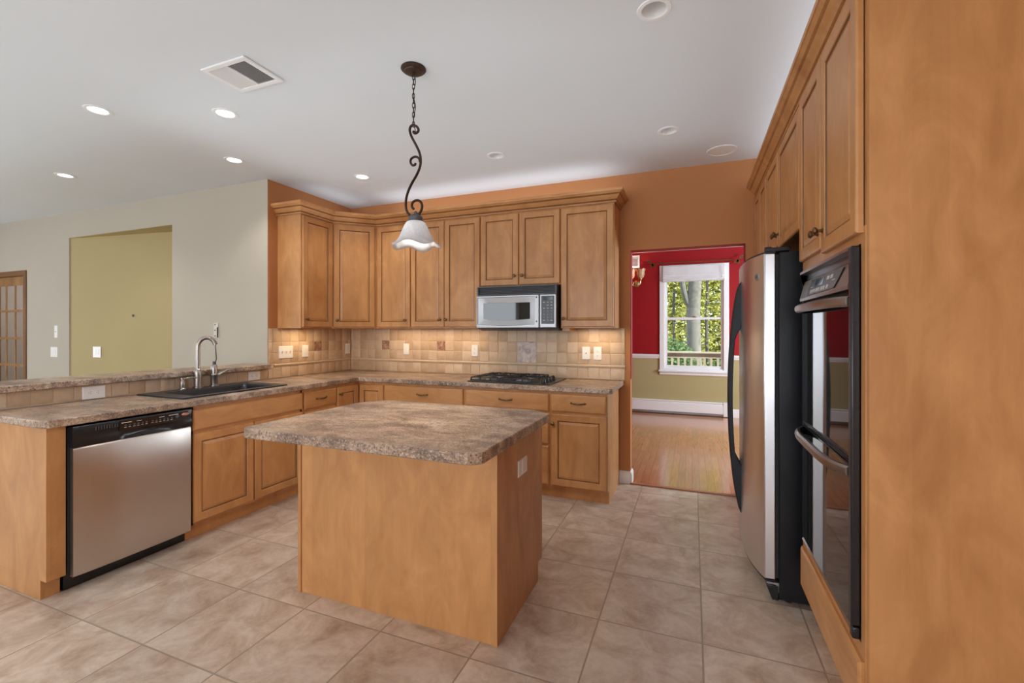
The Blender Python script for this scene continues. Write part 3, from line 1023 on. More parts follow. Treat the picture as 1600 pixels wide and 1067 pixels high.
# ---- island
t = thing('island_cabinet', 'maple kitchen island base standing free on the tile floor', 'island', (-1.94, 1.81, 0))
IW, ID, IH = 1.15, 0.635, CT - 0.046
obj('front_panel', MB().box(0.021, IW - 0.031, 0.006, 0.018, 0, IH), 'maple', t)
sd = [[(0.0, 0), (ID - 0.07, 0), (ID - 0.07, 0.10), (0.0, 0.10)], [(0.0, 0.10), (ID - 0.07, 0.10), (ID, 0.10), (ID, IH), (0.0, IH)]]
rot = Matrix(((0, 0, 1, 0), (1, 0, 0, 0), (0, 1, 0, 0), (0, 0, 0, 1)))
obj('side_panel', MB().slab(sd, 0, 0.020).tf(rot), 'maple', t, bevel=0.001)
obj('side_panel', MB().slab(sd, IW - 0.030, IW).tf(rot), 'maple', t, bevel=0.001)
obj('back_frame', MB().box(0.021, IW - 0.031, ID - 0.02, ID, 0.10, IH).box(0.021, IW - 0.031, ID - 0.07, ID - 0.055, 0, 0.10).box(0.021, IW - 0.031, 0.019, ID - 0.021, 0.10, 0.118), 'maple', t)
for i in range(2):
    a = 0.03 + i * 0.545
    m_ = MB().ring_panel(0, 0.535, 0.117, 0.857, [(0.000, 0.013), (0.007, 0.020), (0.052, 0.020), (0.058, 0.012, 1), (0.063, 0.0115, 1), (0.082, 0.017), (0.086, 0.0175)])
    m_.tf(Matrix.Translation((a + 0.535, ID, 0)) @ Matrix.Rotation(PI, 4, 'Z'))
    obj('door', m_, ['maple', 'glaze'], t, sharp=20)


def rounded(poly, radii, n=6):
    out = []
    m = len(poly)
    for i, p in enumerate(poly):
        r = radii[i]
        P, A, B = Vector(p), Vector(poly[i - 1]), Vector(poly[(i + 1) % m])
        if r <= 0:
            out.append(tuple(p))
            continue
        a, b = (A - P).normalized(), (B - P).normalized()
        for k in range(n + 1):
            q = k / n
            out.append(tuple(P + a * r * (1 - q) ** 2 + b * r * q ** 2))
    return out


ic = [(-1.965, 1.497), (-0.772, 1.497), (-0.727, 1.532), (-0.727, 2.385), (-0.845, 2.462), (-1.845, 2.462), (-1.965, 2.30)]
it = obj('island_countertop', MB().prism(rounded(ic, [0.05, 0, 0, 0, 0, 0.05, 0.06]), CT - 0.046, CT), 'laminate', None, bevel=0.005, seg=2)
tag(it, 'granite-look laminate top with clipped corners on the kitchen island', 'countertop')


# ---- upper cabinets (root at the bottom of the carcass)
UZ, UT = 1.400, 2.48
FYU, FXU = 3.892, -3.386


def upper(name, label, loc, rz, w, h, depth, doors):
    t = thing(name, label, 'cabinet', loc, rz)
    obj('body', MB().box(0, w, 0, depth, 0, h), 'maple', t, bevel=0.001)
    for dd in doors:
        face_door(t, *dd)
    return t


upper('upper_cabinet', 'maple upper cabinet nearest the beige wall, its finished side facing out', (FXU, 3.192, UZ), LX, 0.388, UT - UZ, 0.293,
      [(0.012, 0.384, 0.012, 1.055, (0.045, 0.085))])
t = thing('corner_upper_cabinet', 'diagonal maple upper cabinet filling the kitchen corner', 'cabinet', (FXU, 3.581, UZ), 0)
c45 = math.sqrt(0.5)


def to45(x, y):
    dx, dy = x - FXU, y - 3.581
    return (dx, dy)


obj('body', MB().prism([to45(*p) for p in ((FXU, 3.581), (-3.075, FYU), (-3.075, YW - 0.002), (XW + 0.002, YW - 0.002), (XW + 0.002, 3.581))], 0, UT - UZ), 'maple', t, bevel=0.001)
face_door(t, 0.018, 0.420, 0.012, 1.055, (0.050, 0.082)).rotation_euler = (0, 0, PI / 4)
upper('upper_cabinet', 'narrow single-door maple upper cabinet beside the diagonal corner one', (-3.074, FYU, UZ), 0, 0.427, UT - UZ, YW - FYU - 0.002, [(0.014, 0.422, 0.012, 1.055, (0.375, 0.082))])
upper('upper_cabinet', 'two-door maple upper cabinet left of the microwave', (-2.646, FYU, UZ), 0, 0.779, UT - UZ, YW - FYU - 0.002,
      [(0.004, 0.387, 0.012, 1.055, (0.347, 0.085)), (0.391, 0.774, 0.012, 1.055, (0.414, 0.085))])
upper('upper_cabinet', 'short two-door maple cabinet above the microwave', (-1.866, FYU, 1.788), 0, 0.782, UT - 1.788, YW - FYU - 0.002,
      [(0.004, 0.386, 0.008, 0.667, (0.350, 0.092)), (0.394, 0.778, 0.008, 0.667, (0.428, 0.092))])
upper('upper_cabinet', 'single-door maple upper cabinet right of the microwave, near the doorway', (-1.083, FYU, UZ), 0, 0.470, UT - UZ, YW - FYU - 0.002, [(0.004, 0.464, 0.012, 1.055, (0.034, 0.083))])
obj('cleat', MB().box(0.008, 0.075, 0.02, 0.28, -0.026, -0.001), 'maple', bpy.data.objects['upper_cabinet.004'])

crp = [(0.0, 0.0), (0.013, 0.0), (0.015, 0.006), (0.013, 0.013), (0.007, 0.016), (0.007, 0.021), (0.020, 0.024), (0.024, 0.032), (0.031, 0.041), (0.041, 0.050),
       (0.046, 0.056), (0.042, 0.059), (0.042, 0.064), (0.055, 0.067), (0.062, 0.074), (0.068, 0.080), (0.074, 0.082), (0.076, 0.092), (0.074, 0.104), (0.0, 0.104)]
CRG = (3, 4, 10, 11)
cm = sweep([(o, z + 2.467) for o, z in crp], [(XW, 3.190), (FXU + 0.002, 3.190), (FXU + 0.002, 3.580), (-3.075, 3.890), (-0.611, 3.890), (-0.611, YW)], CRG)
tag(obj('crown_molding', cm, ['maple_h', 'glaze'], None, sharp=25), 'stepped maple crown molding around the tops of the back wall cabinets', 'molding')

# ---- right-hand wall of tall cabinets (front looks to -x); local x runs towards the camera
FXR = 0.490
t = thing('oven_cabinet', 'tall maple cabinet housing the double oven, its broad side panel facing the camera', 'cabinet', (FXR, 2.500, 0), RX)
obj('end_panel', MB().box(0.832, 0.852, 0, 0.665, 0, UT), 'maple', t, bevel=0.001)
mb = MB().box(0, 0.018, 0, 0.64, 0.18, UT).box(0.812, 0.831, 0.0, 0.64, 0.18, UT).box(0.018, 0.812, 0, 0.64, 1.655, UT).box(0.018, 0.812, 0, 0.64, 0.18, 0.405).box(0.018, 0.812, 0.62, 0.64, 0.405, 1.655)
mb.box(0, 0.831, 0.07, 0.64, 0, 0.18)
obj('body', mb, 'maple', t)
obj('face_frame', MB().slab(rect_cells([0, 0.052, 0.795, 0.831], [0.18, 0.412, 1.650, 1.70], [(0.052, 0.795, 0.412, 1.650)]), 0, 0.004).tf(Matrix.Translation((0, 0.0, 0)) @ Matrix.Rotation(PI / 2, 4, 'X')), 'maple', t)
face_door(t, 0.020, 0.394, 1.700, 2.455, (0.366, 1.765), y=-0.004)
face_door(t, 0.404, 0.816, 1.680, 2.455, (0.436, 1.765), y=-0.004)
face_drawer(t, 0.022, 0.826, 0.187, 0.372, False)

t = thing('fridge_top_cabinet', 'two-door maple cabinet bridging over the refrigerator', 'cabinet', (FXR, 3.560, 0), RX)
obj('body', MB().box(0, 1.058, 0, 0.64, 1.905, UT), 'maple', t, bevel=0.001)
face_door(t, 0.012, 0.466, 1.885, 2.455, (0.437, 1.945))
face_door(t, 0.476, 1.046, 1.865, 2.455, (0.508, 1.945))

t = thing('pantry_cabinet', 'tall narrow two-door maple pantry beyond the refrigerator', 'cabinet', (FXR, YW - 0.002, 0), RX)
obj('body', MB().box(0, 0.627, 0, 0.64, 0.10, UT).box(0, 0.627, 0.07, 0.64, 0, 0.10), 'maple', t, bevel=0.001)
face_door(t, 0.012, 0.300, 0.117, 2.455, (0.27, 1.05))
face_door(t, 0.308, 0.612, 0.117, 2.455, (0.336, 1.05))
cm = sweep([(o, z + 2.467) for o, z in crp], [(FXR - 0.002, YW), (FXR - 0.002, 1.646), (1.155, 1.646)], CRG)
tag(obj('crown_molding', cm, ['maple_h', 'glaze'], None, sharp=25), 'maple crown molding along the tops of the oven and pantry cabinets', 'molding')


# ================================================================== tile backsplash
def tile_field(u0, u1, rows, start, skip=(), pitch=0.1016, gap=0.003, d=0.008):
    """tiles on a wall plane: u along the wall, front facing -y"""
    mb = MB()
    for ri, (z0, z1) in enumerate(rows):
        k = math.floor((u0 - start) / pitch)
        u = start + k * pitch
        while u < u1 - 0.002:
            a, b = max(u, u0) + gap / 2, min(u + pitch, u1) - gap / 2
            u += pitch
            if b - a < 0.008:
                continue
            m = (a + b) / 2
            if any(s[0] < m < s[1] and s[2] < (z0 + z1) / 2 < s[3] for s in skip):
                continue
            mb.t = random.random()
            if random.random() < 0.08:
                mb.t = -0.0
            j = [random.uniform(-0.0012, 0.0012) for _ in range(4)]
            dd = d + random.uniform(-0.001, 0.001)
            c, e = z0 + gap / 2, z1 - gap / 2
            o = [(a + j[0], c + j[1]), (b + j[2], c + j[3]), (b + j[1], e + j[0]), (a + j[3], e + j[2])]
            i_ = [(x + (0.004 if x < m else -0.004), z + (0.004 if z < (z0 + z1) / 2 else -0.004)) for x, z in o]
            mb.loops([[(x, 0, z) for x, z in o], [(x, -dd * 0.7, z) for x, z in o], [(x, -dd, z) for x, z in i_]], False, True)
    return mb


def accent(name, parent, u0, u1, z0, z1, mat):
    a = MB().ring_panel(u0 + 0.002, u1 - 0.002, z0 + 0.002, z1 - 0.002, [(0, 0.006), (0.004, 0.009)])
    return obj(name, a, mat, parent)


ROWS = [(0.927, 1.035), (1.064, 1.165), (1.165, 1.267), (1.267, 1.399)]
liner = [(0, 1.037), (0.010, 1.037), (0.015, 1.043), (0.017, 1.050), (0.015, 1.057), (0.010, 1.062), (0, 1.062)]
FLX = -1.610
# the big flowered tile spans two rows and two columns
t = thing('tile_backsplash', 'tumbled stone tile backsplash along the back wall with a flowered tile behind the cooktop', 'backsplash', (0, YW - 0.001, 0))
f0 = FLX - 14 * 0.1016
sk = [(FLX, FLX + 0.2032, 1.064, 1.267), (f0 - 0.2 + 0.0016 * 0 - 0.1016 * 0, f0, 9, 9)]
acc = [FLX - 16.5 * 0.1016, FLX - 9.0 * 0.1016]
a1, a2 = FLX - 16 * 0.1016 - 0.0508 + 0.0508, FLX - 9 * 0.1016
sk += [(a1, a1 + 0.1016, 1.165, 1.267), (a2, a2 + 0.1016, 1.165, 1.267)]
obj('grout', MB().box(XW + 0.005, -0.565, -0.004, 0, 0.927, 1.399), 'grout', t)
obj('field_tiles', tile_field(XW + 0.008, -0.565, ROWS, FLX, sk), 'stone', t, tone=True)
obj('liner', sweep([(o, z) for o, z in liner], [(XW + 0.014, 0), (-0.565, 0)]), 'stone', t, tone=True)
accent('flower_tile', t, FLX, FLX + 0.2032, 1.064, 1.267, 'floral')
accent('accent_tile', t, a1, a1 + 0.1016, 1.165, 1.267, 'accent')
accent('accent_tile', t, a2, a2 + 0.1016, 1.165, 1.267, 'accent')

t = thing('tile_backsplash', 'tumbled stone tile backsplash on the short side wall above the sink run', 'backsplash', (XW + 0.001, YB, 0), LX)
ul = YW - YB - 0.009
a1 = 3.638 - YB
obj('grout', MB().box(0.006, ul, -0.004, 0, 0.927, 1.399), 'grout', t)
obj('field_tiles', tile_field(0.004, ul, ROWS, a1, [(a1, a1 + 0.1016, 1.165, 1.267)]), 'stone', t, tone=True)
obj('liner', sweep(liner, [(0.060, 0), (ul - 0.012, 0)]), 'stone', t, tone=True)
accent('accent_tile', t, a1, a1 + 0.1016, 1.165, 1.267, 'accent')

t = thing('tile_backsplash', 'single row of stone tiles on the half wall under the bar top', 'backsplash', (XW + 0.001, 1.22, 0), LX)
obj('grout', MB().box(0.0, YB - 1.22 - 0.003, -0.004, 0, 0.927, 1.022), 'grout', t)
obj('field_tiles', tile_field(0.0, YB - 1.22 - 0.003, [(0.930, 1.022)], 0.03), 'stone', t, tone=True)


# ================================================================== plates and outlets
def plate(name, label, cat, loc, rz, w, h, kind='outlet', group=None, mat='white_plastic', n=1):
    t = thing(name, label, cat, loc, rz, group)
    obj('cover_plate', MB().ring_panel(-w / 2, w / 2, -h / 2, h / 2, [(0, 0.003), (0.004, 0.006)]), mat, t)
    if kind == 'outlet':
        hor = w > h
        for s_ in (-1, 1):
            cx, cz = (s_ * 0.021, 0) if hor else (0, s_ * 0.021)
            r = MB().ring_panel(cx - 0.014, cx + 0.014, cz - 0.014, cz + 0.014, [(0, 0.007), (0.002, 0.008)])
            ro = obj('receptacle', r, mat, t)
            sl = MB()
            for q in (-0.006, 0.006):
                if hor:
                    sl.box(cx - 0.003, cx + 0.005, -0.0085, -0.0075, q - 0.001, q + 0.001)
                else:
                    sl.box(q - 0.001, q + 0.001, -0.0085, -0.0075, cz - 0.003, cz + 0.005)
            sl.lathe([(0.002, 0.0075), (0.002, 0.0085)], (cx - (0.009 if hor else 0), 0, cz - (0 if hor else 0.009)), 8, axis='y')
            obj('slots', sl, 'slot', ro)
    elif kind == 'rocker':
        for i in range(n):
            cx = (i - (n - 1) / 2) * 0.046
            r = MB().ring_panel(cx - 0.016, cx + 0.016, -0.033, 0.033, [(0, 0.007), (0.002, 0.0085)])
            obj('rocker', r, mat, t)
    elif kind == 'toggle':
        for i in range(n):
            cx = (i - (n - 1) / 2) * 0.046
            obj('slot', MB().box(cx - 0.005, cx + 0.005, -0.0072, -0.006, -0.012, 0.012), 'ivory', t)
            obj('toggle', MB().loops([[(cx - 0.004, -0.006, -0.002), (cx + 0.004, -0.006, -0.002), (cx + 0.004, -0.006, 0.010), (cx - 0.004, -0.006, 0.010)],
                                      [(cx - 0.0035, -0.018, 0.008), (cx + 0.0035, -0.018, 0.008), (cx + 0.0035, -0.018, 0.014), (cx - 0.0035, -0.018, 0.014)]]), mat, t)
    elif kind == 'jack':
        obj('jack', MB().lathe([(0.005, 0.006), (0.005, 0.009), (0.002, 0.010), (0.0005, 0.010)], (0, 0, 0), 10, axis='y'), 'slot', t)
    return t


BS = YW - 0.010
plate('switch_plate', 'white rocker switch on the back wall tiles, first one right of the corner', 'switch', (-2.907, BS, 1.176), 0, 0.072, 0.118, 'rocker')
plate('wall_outlet', 'white duplex outlet on the back wall tiles left of the cooktop', 'outlet', (-2.073, BS, 1.172), 0, 0.072, 0.118)
plate('jack_plate', 'white wall plate with one small round jack, on tiles right of the microwave', 'wall plate', (-0.919, BS, 1.168), 0, 0.076, 0.118, 'jack')
plate('wall_outlet', 'white duplex outlet nearest the doorway on the stone tiles', 'outlet', (-0.812, BS, 1.168), 0, 0.076, 0.120)
LS = XW + 0.010
plate('switch_plate', 'white triple toggle switch plate on the side wall tiles', 'switch', (LS, 3.278, 1.168), LX, 0.165, 0.118, 'toggle', n=3)
plate('switch_plate', 'white single rocker switch right of the triple switch plate', 'switch', (LS, 3.515, 1.170), LX, 0.080, 0.122, 'rocker')
plate('switch_plate', 'white rocker switch tight in the kitchen corner', 'switch', (LS, 4.128, 1.172), LX, 0.072, 0.118, 'rocker')
plate('wall_outlet', 'white horizontal outlet on the half wall, left of the sink', 'outlet', (LS, 1.758, 0.972), LX, 0.124, 0.084)
plate('wall_outlet', 'white horizontal outlet on the half wall, right of the faucet', 'outlet', (LS, 2.935, 0.972), LX, 0.118, 0.080)
plate('blank_plate', 'white cover plate on the shaded side of the island', 'wall plate', (-0.790, 2.122, 0.702), LX, 0.122, 0.080, 'rocker')
plate('switch_plate', 'white two-gang switch plate on the beige wall near the french door', 'switch', (-7.254, YB, 1.115), 0, 0.150, 0.125, 'rocker', n=2)
plate('wall_control', 'small upright white control above the switch plate on the beige wall', 'wall control', (-7.212, YB, 1.365), 0, 0.066, 0.150, 'jack')
plate('switch_plate', 'white switch plate inside the olive niche', 'switch', (-6.507, 3.150, 1.125), 0.1309, 0.125, 0.130, 'rocker', n=2)
t = plate('mounting_bracket', 'beige wall mounting bracket with screw holes on the beige wall above the faucet', 'bracket', (-4.374, YB, 1.381), 0, 0.066, 0.150, 'none', mat='ivory')
for z in (-0.055, 0, 0.055):
    obj('screw', MB().lathe([(0.007, 0.006), (0.006, 0.009), (0.0005, 0.0095)], (-0.008, 0, z), 10, axis='y'), 'slot', t)
obj('clip', MB().box(0.026, 0.034, -0.014, -0.006, -0.07, 0.03), 'slot', t)
tag(obj('wall_anchor', MB().lathe([(0.014, 0), (0.014, 0.004), (0.006, 0.006), (0.0005, 0.006)], (-5.96, 3.222, 1.55), 12, axis='y'), 'slot'), 'tiny dark screw anchor on the olive niche wall', 'screw anchor')

# ================================================================== dishwasher
t = thing('dishwasher', 'stainless dishwasher with black control panel and oval badge', 'dishwasher', (FXL, 1.343, 0), LX)
DW = 0.624
obj('tub', MB().box(0.004, DW - 0.004, 0.002, 0.57, 0.09, 0.868), 'black_matte', t)
ls = []
for z in (0.085, 0.088, 0.25, 0.5, 0.75, 0.760):
    l = []
    for i in range(15):
        x = 0.014 + (DW - 0.024) * i / 14
        u = abs(2 * i / 14 - 1)
        e = 0.0 if 0.08 < z < 0.087 or z > 0.755 else 0.004
        l.append((x, -0.026 - e - 0.010 * (1 - u ** 4), z))
    l += [(DW - 0.010, 0.0, z), (0.014, 0.0, z)]
    ls.append(l)
obj('door_panel', MB().loops(ls), 'steel_dw', t)
# control panel: sloped black fascia with a scooped handle
prof = [(0.0, 0.762), (-0.036, 0.762), (-0.040, 0.775), (-0.037, 0.800), (-0.033, 0.830), (-0.037, 0.868), (-0.034, 0.874), (0.0, 0.874)]
cp = MB()
xs = [0.012, 0.02, 0.21, 0.25, 0.33, 0.41, 0.48, 0.52, DW - 0.018, DW - 0.010]
ls = []
for x in xs:
    s_ = 0.024 if 0.24 < x < 0.49 else 0.0
    l = []
    for i, (y, z) in enumerate(prof):
        yy = y + (s_ if i in (2, 3) else 0) * (1 if 0.26 < x < 0.47 else 0.5)
        l.append((x, yy, z))
    ls.append(l)
obj('control_panel', cp.loops(ls), 'black', t, sharp=50)
obj('key_panel', MB().loops([[(0.215, -0.0345, 0.812), (0.590, -0.0345, 0.812), (0.590, -0.0385, 0.866), (0.215, -0.0385, 0.866)], [(0.215, -0.0375, 0.812), (0.590, -0.0375, 0.812), (0.590, -0.041, 0.866), (0.215, -0.041, 0.866)]]), 'black_glass', t)
v = MB()
for i in range(9):
    x = 0.105 + i * 0.0125
    v.box(x, x + 0.005, -0.0385, -0.034, 0.838, 0.858)
obj('vent', v, 'slot', t)
for i in range(12):
    x = 0.245 + i * 0.0215 + (0.010 if i > 5 else 0)
    b = obj('button', MB().lathe([(0.006, 0.0), (0.006, 0.003), (0.004, 0.004), (0.0005, 0.004)], (x, -0.0385, 0.838), 12, axis='y'), 'slot', t)
    obj('key_label', MB().box(x - 0.006, x + 0.006, -0.0395, -0.0385, 0.826, 0.8285), 'key', b)
obj('key_label', MB().box(0.225, 0.275, -0.0415, -0.0405, 0.853, 0.857).box(0.30, 0.325, -0.0415, -0.0405, 0.852, 0.855).box(0.42, 0.45, -0.0415, -0.0405, 0.852, 0.855).box(0.475, 0.53, -0.0415, -0.0405, 0.853, 0.857), 'key', t)
obj('dial', MB().lathe([(0.011, 0), (0.011, 0.004), (0.0005, 0.005)], (0.524, -0.0385, 0.842), 18, axis='y'), 'bluegrey', t)
bd = MB().lathe([(0.024, 0), (0.024, 0.003), (0.021, 0.005), (0.0005, 0.005)], (0, 0, 0), 28, axis='y')
bd.v = [(p[0], p[1], p[2] * 0.42) for p in bd.v]
bd.tf(Matrix.Translation((0.572, -0.039, 0.848)))
bo = obj('badge', bd, 'badge_red', t)
obj('badge_lettering', text_mb('Whirlpool', 0.0105).tf(Matrix.Translation((0.572, -0.0448, 0.848))), 'key', bo)
obj('kick_plate', MB().box(0.006, DW - 0.006, 0.046, 0.056, 0.004, 0.088).box(0.006, 0.03, 0.05, 0.1, 0.004, 0.088), 'black', t)
obj('kick_clip', MB().box(0.44, 0.452, 0.043, 0.046, 0.055, 0.062), 'hinge', t)

# ================================================================== sink and faucet
t = thing('kitchen_sink', 'black composite drop-in sink in the peninsula countertop', 'sink', ((SX0 + SX1) / 2, SY0, CT), 0)
hx, sl = (SX1 - SX0) / 2, SY1 - SY0


def rrect(x0, x1, y0, y1, r, z, n=5):
    out = []
    for cx, cy, a0 in ((x1 - r, y0 + r, -PI / 2), (x1 - r, y1 - r, 0), (x0 + r, y1 - r, PI / 2), (x0 + r, y0 + r, PI)):
        for k in range(n + 1):
            a = a0 + PI / 2 * k / n
            out.append((cx + r * math.cos(a), cy + r * math.sin(a), z))
    return out


mb = MB()
# outer rim plate with two bowl openings
y0, y1 = 0.085, sl - 0.070
a, b = -hx + 0.095, hx - 0.035
cells = rect_cells([-hx - 0.014, a, b, hx + 0.014], [-0.014, y0, y1, sl + 0.014], [(a, b, y0, y1)])
obj('rim', MB().slab(cells, 0.0005, 0.011), 'composite', t, bevel=0.006, seg=3)
bw = MB().loops([rrect(a, b, y0, y1, 0.015, 0.006), rrect(a + 0.006, b - 0.006, y0 + 0.006, y1 - 0.006, 0.04, -0.01), rrect(a + 0.02, b - 0.02, y0 + 0.03, y1 - 0.03, 0.05, -0.16),
                 rrect(a + 0.06, b - 0.06, y0 + 0.08, y1 - 0.08, 0.05, -0.185)], False, True)
bo = obj('bowl', bw, 'composite', t)
obj('drain', MB().lathe([(0.042, 0), (0.042, 0.004), (0.030, 0.003), (0.0005, -0.001)], ((a + b) / 2, (y0 + y1) / 2, -0.184), 20), 'nickel', bo)

t = thing('faucet', 'brushed nickel gooseneck faucet with pull-out spray and side lever', 'faucet', (-3.578, 2.375, CT + 0.011), LX)
obj('base', MB().lathe([(0.034, 0), (0.034, 0.006), (0.027, 0.010), (0.027, 0.10), (0.0275, 0.125), (0.022, 0.138), (0.017, 0.145)], (0, 0, 0), 24), 'nickel', t)
p = [(0, 0, 0.13), (0, 0, 0.22), (0, 0, 0.30)]
for k in range(1, 13):
    a = PI * k / 12 * 0.93
    p.append((0.058 * (1 - math.cos(a)) * 0.78, -0.058 * (1 - math.cos(a)) * 0.62, 0.315 + 0.072 * math.sin(a)))
obj('spout', MB().tube(p, [0.0155] * 3 + [0.0155] * 10 + [0.0165, 0.0165], 16), 'nickel', t)
e = p[-1]
hb = (0.130, 0.0)
hose = [(e[0], e[1], e[2] + 0.004), (e[0] + 0.010, e[1] + 0.01, e[2] - 0.05), (0.127, -0.03, 0.215), (hb[0], hb[1], 0.175)]
obj('hose', MB().tube(hose, 0.0045, 10), 'alu', t)
obj('lever_body', MB().lathe([(0.034, 0), (0.034, 0.006), (0.026, 0.010), (0.026, 0.075), (0.029, 0.082), (0.029, 0.090), (0.025, 0.094)], (hb[0], hb[1], 0), 24), 'nickel', t)
sh = obj('spray_head', MB().lathe([(0.024, 0.094), (0.0245, 0.13), (0.022, 0.155), (0.017, 0.168), (0.012, 0.172)], (hb[0], hb[1], 0), 20), 'nickel', t)
obj('collar', MB().lathe([(0.0125, 0.170), (0.0125, 0.192), (0.006, 0.196)], (hb[0], hb[1], 0), 16), 'bluegrey', sh)
obj('lever', MB().tube([(hb[0] + 0.02, 0, 0.082), (hb[0] + 0.06, -0.005, 0.100), (hb[0] + 0.10, -0.008, 0.118), (hb[0] + 0.145, -0.010, 0.122)], [0.010, 0.0075, 0.0065, 0.0055], 10), 'nickel', t)

t = thing('soap_dispenser', 'short brushed nickel soap pump left of the faucet', 'soap dispenser', (-3.580, 2.262, CT + 0.011), LX)
obj('body', MB().lathe([(0.024, 0), (0.024, 0.005), (0.016, 0.012), (0.018, 0.035), (0.017, 0.060), (0.012, 0.068), (0.012, 0.074)], (0, 0, 0), 20), 'nickel', t)
obj('pump', MB().lathe([(0.013, 0.072), (0.018, 0.076), (0.018, 0.086), (0.0005, 0.088)], (0, 0, 0), 20).tube([(0.012, 0, 0.078), (0.05, -0.012, 0.083), (0.088, -0.022, 0.078)], [0.0055, 0.005, 0.004], 10), 'nickel', t)

# ================================================================== cooktop
t = thing('gas_cooktop', 'black four-burner gas cooktop with cast iron grates on the countertop', 'cooktop', (-1.855, 3.590, CT), 0)
GW, GD = 0.762, 0.520
obj('tray', MB().box(0, GW, 0, GD, 0.0005, 0.010).box(0.045, GW - 0.06, 0.035, GD - 0.035, -0.05, 0.0), 'black', t, bevel=0.003)
bx = [(0.165, 0.15), (0.165, 0.385), (0.46, 0.15), (0.46, 0.385)]
for x, y in bx:
    b = obj('burner', MB().lathe([(0.052, 0.010), (0.050, 0.016), (0.040, 0.020), (0.038, 0.028), (0.0005, 0.028)], (x, y, 0), 24), 'alu', t)
    obj('burner_cap', MB().lathe([(0.034, 0.0282), (0.036, 0.033), (0.030, 0.036), (0.0005, 0.037)], (x, y, 0), 24), 'iron', b)
for gx0, gx1 in ((0.022, 0.305), (0.318, 0.600)):
    g = MB()
    y0, y1 = 0.022, GD - 0.025
    zb, zt = 0.012, 0.048
    for x in (gx0, gx1 - 0.012):
        g.box(x, x + 0.012, y0, y1, zb + 0.024, zt - 0.004)
    for y in (y0, y1 - 0.012, (y0 + y1) / 2 - 0.006):
        g.box(gx0, gx1, y, y + 0.012, zb + 0.022, zt - 0.006)
    # low front and back rails with uprights
    for y in (y0 - 0.004, y1 - 0.008):
        g.box(gx0 - 0.004, gx1 + 0.004, y, y + 0.012, zb, zb + 0.012)
        for x in (gx0, gx0 + 0.085, gx1 - 0.097, gx1 - 0.012):
            g.box(x, x + 0.012, y, y + 0.012, zb, zt - 0.006)
    for cy in (0.15, 0.385):
        cx = (gx0 + gx1) / 2
        for a in range(4):
            an = PI / 4 + a * PI / 2
            dx, dy = math.cos(an), math.sin(an)
            p0, p1 = (cx + dx * 0.03, cy + dy * 0.03), (cx + dx * 0.15, cy + dy * 0.115 / 0.7071 * 0.75)
            nx, ny = -dy * 0.006, dx * 0.006
            g.loops([[(p0[0] + nx, p0[1] + ny, zt - 0.006), (p0[0] - nx, p0[1] - ny, zt - 0.006), (p0[0] - nx, p0[1] - ny, zt + 0.006), (p0[0] + nx, p0[1] + ny, zt + 0.006)],
                     [(p1[0] + nx, p1[1] + ny, zt - 0.014), (p1[0] - nx, p1[1] - ny, zt - 0.014), (p1[0] - nx, p1[1] - ny, zt - 0.003), (p1[0] + nx, p1[1] + ny, zt - 0.003)]])
    obj('grate', g, 'iron', t, bevel=0.002)
for i in range(4):
    obj('knob', MB().lathe([(0.024, 0.010), (0.024, 0.014), (0.019, 0.018), (0.018, 0.038), (0.014, 0.042), (0.0005, 0.042)], (0.682, 0.085 + i * 0.093, 0), 22).box(0.678, 0.686, 0.085 + i * 0.093 - 0.017, 0.085 + i * 0.093 + 0.017, 0.040, 0.047), 'black', t, bevel=0.001)

# ================================================================== over-the-range microwave
t = thing('microwave', 'stainless over-the-range microwave with black vent grille under the cabinets', 'microwave', (-1.862, 3.80, 1.378), 0)
MW, MH = 0.768, 0.406
obj('body', MB().box(0.0, MW, 0.022, YW - 3.80 - 0.016, 0.018, MH), 'black_matte', t, bevel=0.003)
obj('bottom_panel', MB().loops([[(0.030, 0.045, 0), (MW - 0.002, 0.045, 0), (MW - 0.002, 0.36, 0), (0.030, 0.36, 0)], [(0.0, 0.004, 0.022), (MW, 0.004, 0.022), (MW, 0.385, 0.022), (0.0, 0.385, 0.022)]]), 'bluegrey', t)
obj('grille', wall_x(0, MW, 0.322, MH - 0.002, -0.002, 0.021, [(0.014, MW - 0.014, 0.332, MH - 0.012)]), 'bluegrey', t, bevel=0.002)
lv = MB()
for i in range(4):
    z = 0.3425 + i * 0.0135
    lv.box(0.014, MW - 0.014, 0.005, 0.010, z, z + 0.0022)
obj('louver', lv, 'bluegrey', t)
# door: stainless frame stepping in to a dark glass
DX = 0.612


def q(x0, x1, z0, z1, d, bow=0.0):
    n = 8
    pts = [(x0 + (x1 - x0) * i / n, -d, z0 - bow * math.sin(PI * i / n)) for i in range(n + 1)]
    pts += [(x1 + (x0 - x1) * i / n, -d, z1 + bow * 0.0) for i in range(n + 1)]
    return pts


dr = MB().loops([q(0.0, DX, 0.024, 0.320, -0.02), q(0.0, DX, 0.024, 0.320, 0.012), q(0.005, DX - 0.005, 0.029, 0.315, 0.018), q(0.014, DX - 0.040, 0.056, 0.304, 0.018, 0.012), q(0.017, DX - 0.043, 0.059, 0.301, 0.012, 0.012), q(0.068, DX - 0.092, 0.108, 0.250, 0.001, 0.012)], True, False)
do = obj('door', dr, 'steel_x', t, sharp=25)
obj('window_glass', MB().add(q(0.066, DX - 0.090, 0.106, 0.252, 0.0035, 0.012), [tuple(range(18))]).add(q(0.066, DX - 0.090, 0.106, 0.252, 0.0005, 0.012), [tuple(reversed(range(18)))]), 'black_glass', do)
for z in (0.082, 0.294):
    obj('screw', MB().lathe([(0.007, 0.018), (0.006, 0.021), (0.0005, 0.0215)], (DX - 0.024, 0, z), 14, axis='y'), 'slot', do)
